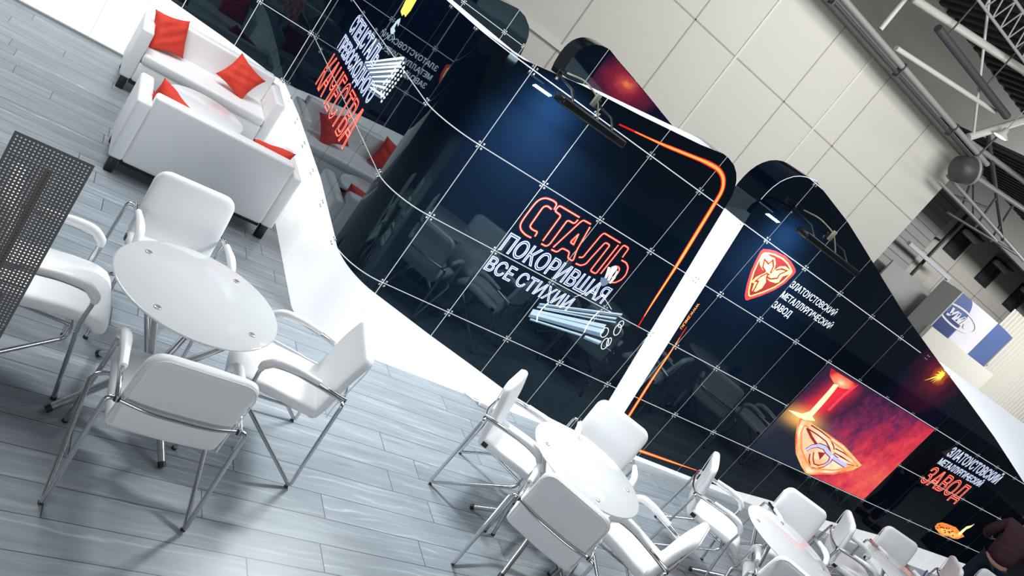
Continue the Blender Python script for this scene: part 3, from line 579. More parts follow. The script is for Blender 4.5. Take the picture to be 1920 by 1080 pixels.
# ------------------------------------------------------------------ video screen set into the wall
def screen_material():
    m = mat('screen_picture', (.01, .01, .012), .15); k = NT(m)
    ge = k.n('ShaderNodeNewGeometry'); sp = k.n('ShaderNodeSeparateXYZ'); k.l(ge.outputs['Position'], sp.inputs[0]); x, z = sp.outputs[0], sp.outputs[2]
    n = k.n('ShaderNodeTexNoise'); n.inputs['Scale'].default_value = 2.3; n.inputs['Detail'].default_value = 7; n.inputs['Roughness'].default_value = .7; k.l(ge.outputs['Position'], n.inputs['Vector'])
    n2 = k.n('ShaderNodeTexNoise'); n2.inputs['Scale'].default_value = 12; n2.inputs['Detail'].default_value = 4; k.l(ge.outputs['Position'], n2.inputs['Vector'])
    t = k.m('ADD', k.m('MULTIPLY', k.m('SUBTRACT', x, 7.5), .30), k.m('MULTIPLY', k.m('SUBTRACT', n.outputs['Fac'], .5), 1.1))
    t = k.m('ADD', t, k.m('MULTIPLY', k.m('SUBTRACT', n2.outputs['Fac'], .5), .22))
    t = k.m('ADD', t, k.m('MULTIPLY', k.m('SUBTRACT', z, 1.2), -.25))
    c = k.ramp(t, [(0.0, (.030, .010, .045)), (.18, (.16, .018, .085)), (.36, (.50, .025, .075)), (.52, (.83, .05, .075)), (.75, (.93, .16, .09))])
    d = k.m('ADD', k.m('MULTIPLY', k.m('SUBTRACT', x, 7.05), .62), k.m('SUBTRACT', z, 1.24))
    dk = k.m('MINIMUM', 1.0, k.m('MAXIMUM', 0.0, k.m('MULTIPLY', k.m('ADD', d, .02), 9.0)))
    mx = k.n('ShaderNodeMix', data_type='RGBA'); k.l(dk, mx.inputs[0]); mx.inputs[6].default_value = (.004, .010, .028, 1); k.l(c, mx.inputs[7])
    # hot smoke round the poured stream and a red halo round the shield
    xl_ = k.m('ADD', 7.30, k.m('MULTIPLY', k.m('SUBTRACT', z, 1.17), .30))
    q1 = k.m('DIVIDE', k.m('SUBTRACT', x, xl_), .20)
    wob = k.m('MULTIPLY', k.m('SUBTRACT', n.outputs['Fac'], .5), 1.6)
    gs = k.m('POWER', 2.718, k.m('MULTIPLY', -1.0, k.m('MULTIPLY', k.m('ADD', q1, wob), k.m('ADD', q1, wob))))
    gs = k.m('MULTIPLY', gs, k.m('MINIMUM', 1.0, k.m('MAXIMUM', 0.0, k.m('MULTIPLY', k.m('SUBTRACT', z, 1.03), 6.0))))
    gs = k.m('MULTIPLY', gs, k.m('MINIMUM', 1.0, k.m('MAXIMUM', 0.0, k.m('MULTIPLY', k.m('SUBTRACT', 1.80, z), 6.0))))
    m2 = k.n('ShaderNodeMix', data_type='RGBA'); k.l(gs, m2.inputs[0]); k.l(mx.outputs[2], m2.inputs[6]); m2.inputs[7].default_value = (1.0, .03, .06, 1)
    u1 = k.m('DIVIDE', k.m('SUBTRACT', x, 7.30), .30); u2 = k.m('DIVIDE', k.m('SUBTRACT', z, 1.16), .10)
    st = k.m('POWER', 2.718, k.m('MULTIPLY', -1.0, k.m('ADD', k.m('MULTIPLY', u1, u1), k.m('MULTIPLY', u2, u2))))
    m3 = k.n('ShaderNodeMix', data_type='RGBA'); k.l(st, m3.inputs[0]); k.l(m2.outputs[2], m3.inputs[6]); m3.inputs[7].default_value = (1.0, .62, .16, 1)
    k.l(m3.outputs[2], k.b.inputs['Emission Color']); k.b.inputs['Emission Strength'].default_value = .95
    return m
M['screen'] = screen_material()
tv = empty('video_screen', ((TVX0 + TVX1) / 2, FY - .004, TVZ0))
tag(tv, 'glowing red video screen set into the dark wall, showing metal poured over a shield', 'screen')
LT = tv.matrix_basis.translation
def tvm(u, z, d=0): return (u - tv.location.x, FY - d - tv.location.y, z - tv.location.z)
g = G(); g.box(*tvm(TVX0, TVZ0, .008), *tvm(TVX1, TVZ1, -.004)); g.build('screen_housing', 'lampblack', tv)
g = G(); patch(g, [(TVX0 + .006, TVZ0 + .006), (TVX1 - .006, TVZ0 + .006), (TVX1 - .006, TVZ1 - .006), (TVX0 + .006, TVZ1 - .006)], tvm, .0085); pic = g.build('picture', 'screen', tv)
def tvp(name, m, items, d):
    g = G()
    for it in items:
        if isinstance(it, tuple): ribbon(g, it[0], it[1], tvm, d)
        else: patch(g, it, tvm, d)
    o = g.build(name, m, pic); o['label'] = name.replace('_', ' '); return o
cl = lambda L: clip_rect(L, TVX0 + .008, TVZ0 + .008, TVX1 - .008, TVZ1 - .008)
def blend_material(name, c1, c2, scale, lo=.35, hi=.65):
    m = mat(name, (.02, .02, .02), .2); k = NT(m); ge = k.n('ShaderNodeNewGeometry'); n = k.n('ShaderNodeTexNoise'); n.inputs['Scale'].default_value = scale; n.inputs['Detail'].default_value = 5
    k.l(ge.outputs['Position'], n.inputs['Vector']); k.l(k.ramp(n.outputs['Fac'], [(lo, c1), (hi, c2)]), k.b.inputs['Emission Color']); k.b.inputs['Emission Strength'].default_value = 1.0; return m
M['hotmix'] = blend_material('screen_hot_rim', (1.0, .10, .02), (1.0, .62, .20), 4.0)
M['creammix'] = blend_material('screen_cream_field', (1.0, .36, .09), (1.0, .86, .58), 3.4, .34, .60)
M['redmix'] = glow_material('screen_ladle', 7.36, 1.70, .26, .10, [(0, (1.0, .85, .6)), (.3, (1.0, .42, .20)), (.8, (.95, .10, .05)), (1, (.55, .02, .03))], 6.0, .2)
tvp('ladle_mouth', 'redmix', [cl(T['tv_funnel'])], .0096)
tvp('poker', 'p_pink', [cl(T['tv_poker'])], .0095)
tvp('poured_shield', 'hotmix', [cl(T['tv_shield'])], .0098)
def inset(L, k):
    cx = sum(p[0] for p in L) / len(L); cz = sum(p[1] for p in L) / len(L); return [(cx + (x - cx) * k, cz + (z - cz) * k) for x, z in L]
tvp('shield_field', 'creammix', [cl(inset(T['tv_shield'], .93))], .0101)
tvp('shield_rim_line', 'p_orange', [(T['tv_inner'] + T['tv_inner'][:1], .020)], .0106)
M['p_darkred'] = mat('screen_dark_red', (.1, .01, .01), .2, emit=(.30, .012, .015), estr=1.0)
tvp('shield_knot_outline', 'p_darkred', [(T[k], .066) for k in ('tvA', 'tvB2', 'tvC', 'tvD')] + [(T['tvB'], .03), T['tvE']], .0104)  # dark red outlines and centre piece drawn under the knot bands
tvp('shield_knot', 'creammix', [(T[k], .036) for k in ('tvB2', 'tvD')] + [(T['tvC'], .034)], .0110)
tvp('shield_knot_band', 'p_lilac', [(T['tvA'], .044), (T['tvC'][:3], .034)], .0114)
tvp('molten_stream', 'p_hot', [cl(T['tv_stream'])], .0116)

# ------------------------------------------------------------------ flood lamps over the front walls
def floodlight(x0, x1, z, label, power):
    f = empty('wall_floodlight', (x0, FY - .36, z)); tag(f, label, 'lamp', None)
    L = x1 - x0
    g = G(); g.rbox(0, -.07, 0, L, .07, .055, .012, 2); g.build('housing', 'lampblack', f)
    g = G(); g.box(.02, .0705, .004, L * .36, .073, .016); g.build('led_panel', 'led', f)
    for q in (.18, .82):
        g = G(); g.tube([(L * q, .0, .05), (L * q, .10, .11), (L * q, .38, .13)], .009, 8); g.rbox(L * q - .02, .348, .09, L * q + .02, .362, .16, .004, 1); g.build('arm', 'lampblack', f)
    g = G(); g.tube(fillet([(L * .55, -.02, .055), (L * .45, .05, .17), (L * .35, .20, .20), (L * .30, .40, .17)], .06), .006, 6); g.rbox(L * .42, .03, .10, L * .42 + .03, .06, .19, .004, 1); g.build('cable_connector', 'beigewire', f)
    area('flood_' + label.split()[0], (x0 + L * .5, FY - .40, z - .03), (x0 + L * .5, FY - 1.25, 0), L * .8, .08, power, (.93, .97, 1.0))
    area('flood_wash_' + label.split()[0], (x0 + L * .35, FY - .24, z - .03), (x0 + L * .42, FY, z - .34), L * .30, .03, power * .20, (.62, .90, 1.0))
floodlight(2.47, 3.05, 2.36, 'black bar lamp on two arms above the dark wall with red and white neon lettering', 72)
floodlight(4.98, 5.80, 2.62, 'long black bar lamp on two arms over the yellow and red emblem', 64)
# ------------------------------------------------------------------ visitor chairs
def cushion(path, w, th, rc, side_r=.018, nu=12, crown=.006):
    """upholstered slab swept along a side profile [(y,z)], with rounded ends and soft edges"""
    P = [Vector((0, y, z)) for y, z in path]; D = [0]
    for a, b in zip(P[:-1], P[1:]): D.append(D[-1] + (b - a).length)
    Lt = D[-1]; N = 30
    def at(t):
        for i in range(len(D) - 1):
            if t <= D[i + 1] or i == len(D) - 2:
                k = (t - D[i]) / (D[i + 1] - D[i]); return P[i].lerp(P[i + 1], k), (P[i + 1] - P[i]).normalized()
    V = []; F = []; m = 2 * nu
    ts = [Lt * (0.5 - 0.5 * math.cos(PI * i / N)) for i in range(N + 1)]
    for t in ts:
        p, _ = at(t); e = min(t, Lt - t); a = at(max(0, t - .03))[0]; b = at(min(Lt, t + .03))[0]; d = (b - a).normalized()
        nn = Vector((0, -d.z, d.y))
        r0 = rc[0] if t < Lt / 2 else rc[1]
        hw = w / 2 - (r0 - math.sqrt(max(0, r0 * r0 - (r0 - min(e, r0)) ** 2)) if e < r0 else 0)
        ht = th / 2 * (math.sqrt(max(0.0, 1 - (1 - min(e / (th * .6), 1)) ** 2)) * .92 + .08)
        ring = []
        for k in range(m):
            an = 2 * PI * k / m; ca, sa = math.cos(an), math.sin(an)
            px = math.copysign(abs(ca) ** .22, ca) * hw; pn = math.copysign(abs(sa) ** .5, sa) * ht
            pn += math.copysign(crown, sa) * (1 - (px / (w / 2)) ** 2) * abs(sa)
            ring.append(p + Vector((px, 0, 0)) + nn * pn)
        V += ring
    for i in range(N):
        for k in range(m): F.append((i * m + k, i * m + (k + 1) % m, (i + 1) * m + (k + 1) % m, (i + 1) * m + k))
    F += [tuple(range(m))[::-1], tuple(range(N * m, N * m + m))]
    return V, F

def make_chair():
    root = empty('visitor_chair')
    # facing +y; origin on the floor under the seat
    V, F = cushion([(.278, .372), (.274, .402), (.250, .432), (.20, .448), (.10, .450), (0, .444), (-.10, .434), (-.17, .432), (-.205, .445)], .465, .072, (.045, .03))
    G().add(V, F, True).build('seat', 'vinyl', root)
    V, F = cushion([(-.150, .400), (-.185, .425), (-.205, .50), (-.215, .60), (-.232, .70), (-.258, .80), (-.270, .845)], .462, .054, (.035, .075))
    bk = G().add(V, F, True).build('backrest', 'vinyl', root)
    g = G()                                                          # piped seam round the back
    pts = []
    for i in range(41):
        t = i / 40; a = t * 2 - 1
        x = max(-1, min(1, a * 1.55)) * .224; e = max(0, abs(a) - .645) / .355
        z = .835 - .075 * (1 - math.sqrt(max(0, 1 - max(0, (abs(x) - .15) / .075) ** 2))) - e * .33
        y = -.302 + (.845 - z) * .14 if z > .5 else -.255
        pts.append((x, y + .012, z))
    g.tube(pts, .0035, 6); g.build('piping', 'pad', bk)
    for s in (-1, 1):
        X = s * .252
        # arm tube and front leg
        leg = G().tube(fillet([(X, -.255, .588), (X, -.19, .598), (X, .05, .622), (X, .190, .600), (X, .178, .44), (X, .243, .01)], [.05, .12, .10, .12], 8), .0112, 10)
        lg = leg.build('front_leg', 'chrome', root)
        G().lathe([(0, -.001), (.0135, 0), (.0135, .014), (0, .015)], (X, .2445, 0), 12).build('foot_cap', 'black', lg)
        # rear leg: bracket, knee, floor, and forward again under the seat
        XX = s * .292
        rl = G().tube(fillet([(s * .240, -.250, .582), (XX - s * .006, -.254, .583), (XX, -.278, .011), (XX - s * .012, .150, .360), (s * .225, .165, .378)], [.035, .026, .03], 7), .0110, 10)
        rl = rl.build('rear_leg', 'chrome', root)
        G().rbox(XX - .010, -.276, -.001, XX + .010, -.254, .006, .002, 1).build('foot_glide', 'black', rl)
        g = G().rbox(X - .006, -.270, .572, X + .006, -.10, .606, .004, 1, None, lambda c: Vector((c.x, c.y, c.z + (c.y + .27) * .14)))
        g.build('arm_bracket', 'chrome', root)
        # pad
        ap = fillet([(X, -.10, .626), (X, .03, .640), (X, .135, .634), (X, .186, .585), (X, .187, .560)], [.10, .08, .06], 5)
        n = len(ap); rr = [.0235 * (.72 + .28 * min(1, 4.5 * min(i, n - 1 - i) / n)) for i in range(n)]
        G().tube(ap, rr, 12).build('armrest', 'pad', root)
    G().tube(fillet([(-.248, -.254, .583), (-.12, -.285, .578), (.12, -.285, .578), (.248, -.254, .583)], .2, 6), .0095, 8).build('back_crossbar', 'chrome', root)
    g = G().tube([(-.23, .165, .378), (.23, .165, .378)], .0095, 8); g.tube([(-.2, -.04, .40), (.2, -.04, .40)], .009, 8)
    for s in (-1, 1): g.tube([(s * .2, .165, .378), (s * .2, -.10, .405)], .008, 6)
    g.build('seat_support', 'chrome', root)
    g = G(); g.box(.2325, -.175, .415, .2365, -.135, .447); t = g.build('fabric_tag', 'black', root); t['label'] = 'small black tag'
    for s in (-1, 1):
        g = G(); g.rbox(s * .25 - .012, -.268, .572, s * .25 + .012, -.248, .596, .004, 1); g.build('bracket_cap', 'black', root)
    return root

chair = make_chair(); used = [False]
def place(x, y, heading, label, group=None):
    o = chair if not used[0] else copy_tree(chair); used[0] = True
    o.location = (x, y, 0); o.rotation_euler = (0, 0, math.radians(heading - 90)); tag(o, label, 'chair', group or 'white visitor chairs round the tables'); return o
place(.945, 2.885, 91, 'white chrome-framed armchair seen from behind, nearest the camera at the big round table')
place(.945, 4.06, -86, 'white armchair between the round table and the sofa back, its backrest facing the sofa')
place(.37, 3.50, 2, 'white armchair half hidden behind the perforated grey metal sheet')
place(1.585, 3.40, 170, 'white armchair in side view between the nearest round table and the curved white plinth')
place(3.25, 3.46, -43, 'white armchair seen from its side, its back towards the open floor at the second table')
place(4.02, 3.53, -128, 'white armchair at the foot of the slanting white stripe, facing the second table')
place(3.215, 2.775, 47, 'white armchair turned back to camera at the second table with the mirrored writing')
place(3.99, 2.83, 126, 'white armchair with its seat towards the second table, lying between two tables')
place(5.42, 3.47, -45, 'white armchair seen in profile by the end of the red line on the dark wall')
place(6.46, 3.40, -122, 'white armchair facing forward under the molten shield picture on the screen')
place(5.45, 2.70, 45, 'white armchair back cut by the bottom edge of the photo, at the third table')
place(7.57, 3.44, -45, 'white armchair turned sideways between the third and fourth tables')
place(8.50, 3.48, -114, 'white armchair facing forward at the fourth table, beneath the small neon lettering')
place(9.95, 3.42, -45, 'white armchair seen sideways beyond the fourth table, before the person in maroon')
place(10.88, 3.44, -122, 'white chair top furthest along the row, just beside the dark jeans')

# ------------------------------------------------------------------ round glass tables
def make_table():
    root = empty('round_table')
    g = G().lathe([(0, .738), (.392, .738), (.397, .740), (.400, .744), (.397, .748), (.392, .750), (0, .750)], n=72); o = g.build('glass_top', 'tabletop', root, merge=True); sharp(o, 50)
    G().lathe([(0, .245), (.040, .245), (.046, .255), (.046, .315), (.040, .325), (0, .325)], n=24).build('hub', 'black', root)
    for k in range(4):
        a = math.radians(52 + 90 * k); c, s = math.cos(a), math.sin(a)
        st = G().tube([(c * .030, s * .030, .27), (c * .31, s * .31, .728)], [.021, .014], 12).build('strut', 'chrome', root)
        G().lathe([(0, .724), (.020, .724), (.020, .7385), (0, .7385)], (c * .315, s * .315, 0), 16).build('disc_mount', 'frost', st)
        G().lathe([(0, .7535), (.014, .7535), (.017, .752), (.017, .7495)], (c * .315, s * .315, 0), 16).build('disc_cap', 'frost', st)
        a = math.radians(116 + 90 * k); c, s = math.cos(a), math.sin(a)
        ft = G().tube([(c * .030, s * .030, .29), (c * .385, s * .385, .022)], [.021, .017], 12).build('table_foot', 'chrome', root)
        G().tube([(c * .378, s * .378, .027), (c * .400, s * .400, .012)], [.0185, .0185], 12).build('foot_cap', 'black', ft)
    return root
table = make_table(); used_t = [False]
def place_table(x, y, rz, label):
    o = table if not used_t[0] else copy_tree(table); used_t[0] = True
    o.location = (x, y, 0); o.rotation_euler = (0, 0, math.radians(rz)); tag(o, label, 'table', 'round white glass tables')
place_table(.958, 3.330, 0, 'largest-looking round white glass table on a chrome star base, nearest the camera')
place_table(3.43, 3.03, 20, 'round white glass table reflecting mirrored letters beside the slanting white stripe')
place_table(5.655, 2.96, 5, 'round white glass table cut by the bottom edge, below the screen')
place_table(7.75, 2.99, 40, 'farthest visible round white glass table with a small dark object standing on it')
b = empty('leaflet_holder', (8.03, 3.06, .75), math.radians(20)); tag(b, 'small dark blue leaflet holder standing on the farthest glass table', 'holder')
R = Matrix.Rotation(math.radians(-14), 4, 'X')
G().rbox(-.055, -.035, 0, .055, .035, .014, .004, 2).build('base', 'bannerdark', b)
G().rbox(-.05, -.004, .008, .05, .010, .145, .004, 2, R).build('back_plate', 'bannerdark', b); G().box(-.043, -.010, .02, .043, -.005, .135, R).build('leaflet', 'pale', b)

# ------------------------------------------------------------------ lounge: two sofas, coffee table, cushions
def make_sofa(name, L, D):
    """facing +y, outer back face at y=0, left end at x=0"""
    r = empty(name)
    G().rbox(.105, .02, .13, L - .105, D - .01, .32, .02, 3).build('base', 'sofa', r)
    G().rbox(.108, .13, .315, L - .108, D, .415, .03, 4).build('seat_cushion', 'sofa', r)
    G().rbox(.100, 0, .125, L - .100, .135, .695, .025, 4).build('backrest', 'sofa', r)
    for x0, x1 in ((0, .105), (L - .105, L)):
        G().rbox(x0, .004, .125, x1, D - .012, .62, .025, 4).build('arm', 'sofa', r)
    for x in (.055, L - .055):
        for y in (.06, D - .075): G().rbox(x - .032, y - .032, 0, x + .032, y + .032, .128, .005, 1).build('foot', 'black', r)
    g = G(); g.rbox(.10, .05, .085, L - .10, D - .05, .135, .004, 1); g.build('underframe', 'black', r)
    return r
sa = make_sofa('sofa', 1.30, .655); sa.location = (.60, 5.855, 0)
tag(sa, 'white two-seat sofa with its plain back to the camera', 'sofa', 'facing white sofas')
sb = make_sofa('sofa', 1.40, .68); sb.location = (1.955, 8.345, 0); sb.rotation_euler = (0, 0, PI)
tag(sb, 'white two-seat sofa against the lit plinth, facing the camera with two red cushions', 'sofa', 'facing white sofas')
ct = empty('coffee_table', (1.20, 6.95, 0)); tag(ct, 'low round white coffee table between the two white sofas', 'table')
sharp(G().lathe([(0, .425), (.335, .425), (.345, .43), (.345, .445), (.335, .45), (0, .45)], n=64).build('tabletop', 'lacquer', ct, merge=True))
G().lathe([(0, 0), (.20, 0), (.20, .012), (.05, .03), (.035, .06), (.035, .40), (.09, .425), (0, .425)], n=40).build('pedestal', 'chrome', ct)

def make_cushion(size, seed):
    rnd = random.Random(seed); n = 22; V = []; F = []
    ph = [rnd.uniform(0, 6.28) for _ in range(6)]
    for sgn in (1, -1):
        for i in range(n + 1):
            for j in range(n + 1):
                u = 2 * i / n - 1; v = 2 * j / n - 1
                px = u * (1 - .13 * (1 - v * v) * abs(u) ** 2) * size / 2; pz = v * (1 - .13 * (1 - u * u) * abs(v) ** 2) * size / 2
                h = (max(0, (1 - u ** 4) * (1 - v ** 4))) ** .6 * .072
                h += .006 * math.sin(7 * u + 4 * v + ph[0]) * (1 - u * u) * (1 - v * v) + .005 * math.sin(11 * v - 5 * u + ph[1]) * (1 - u ** 4) * (1 - v ** 4)
                V.append((px, sgn * h, pz))
    m = (n + 1) ** 2
    for s in (0, 1):
        for i in range(n):
            for j in range(n):
                q = [s * m + i * (n + 1) + j, s * m + (i + 1) * (n + 1) + j, s * m + (i + 1) * (n + 1) + j + 1, s * m + i * (n + 1) + j + 1]
                F.append(tuple(q) if s else tuple(q[::-1]))
    return V, F
def cushion_at(loc, rx, rz, ry, label, seed, size=.42):
    V, F = make_cushion(size, seed); o = G().add(V, F, True).build('throw_cushion', 'red', None, merge=True)
    o.location = loc; o.rotation_euler = (math.radians(rx), math.radians(ry), math.radians(rz)); tag(o, label, 'cushion', 'red cushions on the sofas')
cushion_at((.80, 8.06, .585), -24, 28, -4, 'plump red cushion in the corner by the far sofa arm, nearest the lit plinth end', 1, .36)
cushion_at((1.52, 8.00, .575), -30, -14, 20, 'red cushion standing on one corner at the other end of the facing sofa', 2, .34)
cushion_at((.83, 6.075, .58), 22, -24, 20, 'red cushion peeking over the sofa back beside the coffee table', 3, .34)
cushion_at((1.62, 6.075, .565), 24, 8, -5, 'red cushion of which only a thin top edge shows above the near sofa back', 4, .36)

# ------------------------------------------------------------------ power strip by the plinth
ps = empty('power_strip', (3.83, 4.60, 0), math.radians(-9)); tag(ps, 'white power strip lying on the planks against the white plinth', 'power strip')
G().rbox(-.12, -.032, 0, .12, .032, .045, .008, 2).build('body', 'strip', ps)
for k in (-1, 0, 1):
    G().lathe([(.020, .044), (.024, .0455), (.024, .0470), (.020, .0470)], (k * .068, 0, 0), 18).build('socket', 'frost', ps)
G().tube(fillet([(-.12, 0, .02), (-.17, .01, .012), (-.23, .05, .008), (-.27, .055, .02), (-.28, .058, .10)], .05), .005, 6).build('cable', 'strip', ps)

# ------------------------------------------------------------------ perforated metal stand in the foreground
pf = empty('perforated_stand', (0, 2.0, 0)); tag(pf, 'dark grey perforated steel display sheet standing close to the camera', 'display stand')
g = G(); PX, PZ = .0090, .0093; XA, XB, ZT = .014, .194, 1.714; nx = 19; nz = 64; mx_ = (XB - XA - nx * PX) / 2; ZB = ZT - .006 - nz * PZ
def octring(cx, cz, r): return [(cx + r * math.cos(PI / 4 * k), cz + r * math.sin(PI / 4 * k)) for k in range(8)]
for i in range(nx):
    for j in range(nz):
        x0 = XA + mx_ + i * PX; x1 = x0 + PX; z0 = ZB + j * PZ; z1 = z0 + PZ; xm, zm = (x0 + x1) / 2, (z0 + z1) / 2
        h = octring(xm, zm, .0024); o8 = [(x1, zm), (x1, z1), (xm, z1), (x0, z1), (x0, zm), (x0, z0), (xm, z0), (x1, z0)]
        V = [(x, 0, z) for x, z in h + o8] + [(x, .0012, z) for x, z in h]
        g.add(V, [(k, 8 + k, 8 + (k + 1) % 8, (k + 1) % 8) for k in range(8)] + [(k, (k + 1) % 8, 16 + (k + 1) % 8, 16 + k) for k in range(8)])
for a in ((XA, ZB, XA + mx_, ZT), (XB - mx_, ZB, XB, ZT), (XA + mx_, ZB + nz * PZ, XB - mx_, ZT)): g.add([(a[0], 0, a[1]), (a[2], 0, a[1]), (a[2], 0, a[3]), (a[0], 0, a[3])], [(0, 1, 2, 3)])
g.build('perforated_sheet', 'perf', pf)
G().box(XA, 0, 0, XB, .002, ZB + .0005).build('lower_sheet', 'perf', pf)
for x in (.0845, .0935, .1275, .1355): G().box(x - .0007, -.003, 1.315, x + .0007, 0, 1.680 if x in (.0935, .1275) else 1.655).build('pocket_rail', 'perf_edge', pf)
for z in (1.6645, 1.6605, 1.315, 1.19): G().box(XA + .010, -.003, z - .0007, XB - .001, 0, z + .0007).build('cross_rail', 'perf_edge', pf)
G().box(.1035, .003, 1.34, .1215, .004, 1.655).build('backing_channel', 'perf', pf)
G().box(XA - .05, -.14, 0, XB + .05, .16, .010).build('base_plate', 'perf', pf)

# ------------------------------------------------------------------ person at the far end
def person(loc, rz):
    r = empty('person', loc, rz); tag(r, 'person in maroon sweater and dark jeans, leaning at the far end of the wall', 'person')
    def skin(name, m, pts, edges, rad, root=0, lv=2):
        me = bpy.data.meshes.new(name); me.from_pydata(pts, edges, []); o = bpy.data.objects.new(name, me); col.objects.link(o); o.parent = r
        md = o.modifiers.new('skin', 'SKIN'); md.use_smooth_shade = True
        for i, v in enumerate(me.skin_vertices[0].data): v.radius = rad[i] if isinstance(rad[i], tuple) else (rad[i], rad[i]); v.use_root = (i == root)
        s = o.modifiers.new('sub', 'SUBSURF'); s.levels = lv; s.render_levels = lv; me.materials.append(M[m]); return o
    # facing +y, leaning forward
    body = skin('body', 'skin', [(0, 0, .93), (0, .03, 1.12), (0, .10, 1.32), (0, .16, 1.43), (0, .20, 1.52), (0, .24, 1.60), (0, .27, 1.70),
                                 (-.10, 0, .88), (-.11, .05, .48), (-.12, -.03, .09), (-.12, .12, .04), (.10, 0, .88), (.12, .03, .48), (.14, -.04, .09), (.14, .11, .04),
                                 (-.19, .12, 1.38), (-.27, .16, 1.12), (-.20, .38, 1.05), (-.17, .46, 1.05), (.19, .12, 1.38), (.27, .16, 1.12), (.20, .38, 1.05), (.17, .46, 1.05)],
                [(0, 1), (1, 2), (2, 3), (3, 4), (4, 5), (5, 6), (0, 7), (7, 8), (8, 9), (9, 10), (0, 11), (11, 12), (12, 13), (13, 14), (2, 15), (15, 16), (16, 17), (17, 18), (2, 19), (19, 20), (20, 21), (21, 22)],
                [(.10, .075), (.10, .075), (.12, .08), (.07, .06), (.052, .055), (.072, .085), (.07, .085), .085, .058, .04, .035, .085, .058, .04, .035, .055, .042, .032, .036, .055, .042, .032, .036])
    skin('sweater', 'maroon', [(0, -.005, .85), (0, .025, 1.10), (0, .10, 1.32), (0, .155, 1.43), (-.19, .12, 1.385), (-.285, .15, 1.12), (-.215, .36, 1.05), (.19, .12, 1.385), (.285, .15, 1.12), (.215, .36, 1.05)],
         [(0, 1), (1, 2), (2, 3), (2, 4), (4, 5), (5, 6), (2, 7), (7, 8), (8, 9)], [(.185, .135), (.175, .13), (.19, .135), (.085, .075), .085, .072, .05, .085, .072, .05])
    skin('jeans', 'denim', [(0, -.005, 1.0), (-.10, -.01, .84), (-.11, .05, .48), (-.12, -.03, .11), (.10, -.01, .84), (.12, .03, .48), (.14, -.04, .11)],
         [(0, 1), (1, 2), (2, 3), (0, 4), (4, 5), (5, 6)], [(.17, .125), .105, .082, .07, .105, .082, .07])
    hr = skin('hair', 'hair', [(0, .215, 1.62), (0, .225, 1.70), (0, .25, 1.745)], [(0, 1), (1, 2)], [(.075, .07), (.088, .09), (.065, .07)])
    for s in (-1, 1):
        G().rbox(s * .13 - .045, -.10, 0, s * .13 + .045, .19, .085, .025, 3).build('shoe', 'shoe', r)
    for s in (-1, 1):
        for k in range(5):
            x = s * .17 + (k - 2) * .018
            pts = [(x, .47, 1.05), (x, .52 - abs(k - 2) * .006, 1.04), (x, .545 - abs(k - 2) * .008, 1.02)] if k else [(s * .17 - s * .035, .46, 1.05), (s * .17 - s * .055, .49, 1.055), (s * .17 - s * .06, .52, 1.05)]
            G().tube(pts, [.009, .0085, .007], 7).build('finger', 'skin', r)
    for s in (-1, 1):
        G().lathe([(0, -.012), (.010, -.008), (.012, 0), (.010, .008), (0, .012)], (s * .032, .345, 1.665), 10).build('eye', 'black', r)
        G().lathe([(0, -.03), (.012, -.02), (.014, .01), (0, .03)], (s * .085, .255, 1.655), 10).build('ear', 'skin', r)
    G().tube([(0, .345, 1.665), (0, .372, 1.63), (0, .35, 1.618)], [.010, .016, .008], 8).build('nose', 'skin', r)
    G().tube([(-.025, .338, 1.592), (0, .346, 1.590), (.025, .338, 1.592)], .006, 6).build('mouth', 'maroon', r)
    return r
person((11.36, 3.93, 0), math.radians(-62))
# ------------------------------------------------------------------ exhibition hall beyond the stand
HY = 20.0
g = G(); g.box(-30, HY, 0, 27.36, HY + 1.6, 8.74); hw = struct(g.build('wall_hall', 'beige'))
g = G()
for x in (4.4, 7.45, 10.49, 13.56, 18.24, 21.26, 24.36): g.box(x - .022, HY - .012, 0, x + .022, HY, 8.74)
for z in (5.665,): g.box(-30, HY - .012, z - .022, 27.36, HY, z + .022)
g.build('cladding_joint', 'beige_seam', hw)
g = G()
for x in (15.56, 20.02): g.box(x - .04, HY - .03, 0, x + .04, HY, 8.74)
g.box(-30, HY - .10, 2.66, 27.36, HY, 2.82); g.build('pale_joint', 'beige_pale', hw)
# upper set-back wall and roof
g = G(); g.box(-30, 23.0, 8.0, 60, 23.3, 13.2); struct(g.build('wall_upper', 'greydark'))
g = G(); g.box(-30, 17, 12.4, 75, 45, 12.6)
for k in range(90): g.box(17 + k * .62, 17, 12.28, 17.22 + k * .62, 45, 12.4)
struct(g.build('ceiling_hall', 'roof'))
g = G(); g.box(27.9, 16.5, 9.6, 75, 45, 9.7)
for k in range(100): g.box(28 + k * .45, 16.5, 9.52, 28.2 + k * .45, 45, 9.6)
struct(g.build('ceiling_low_bay', 'roof'))
def pipe_thing(name, label, cat, parts, group=None):
    r = empty(name, (0, 0, 0)); tag(r, label, cat, group)
    for pn, m, segs in parts:
        for pts, rad in segs: G().tube(pts, rad, 12).build(pn, m, r)
    return r
ht = pipe_thing('wall_top_pipe', 'pair of dark and grey pipes running along the top of the beige hall wall', 'pipe', [
    ('pipe', 'tubegrey', [([(-10, 19.0, 8.64), (27.0, 19.0, 8.66)], .10)]), ('pipe', 'tubedark', [([(-10, 19.0, 8.40), (27.0, 19.0, 8.42)], .07)])])
g = G()
for x in (4, 8.5, 12.2, 16.3, 20.3, 24.2): G().box(x - .03, 18.88, 8.30, x + .03, 19.12, 8.78).build('pipe_bracket', 'tubedark', ht)
G().box(-10, 19.1, 8.50, 27.0, HY + .02, 8.54).build('pipe_ledge', 'tubegrey', ht)
def Q(x, z, y=19.0): return (x, y, z)
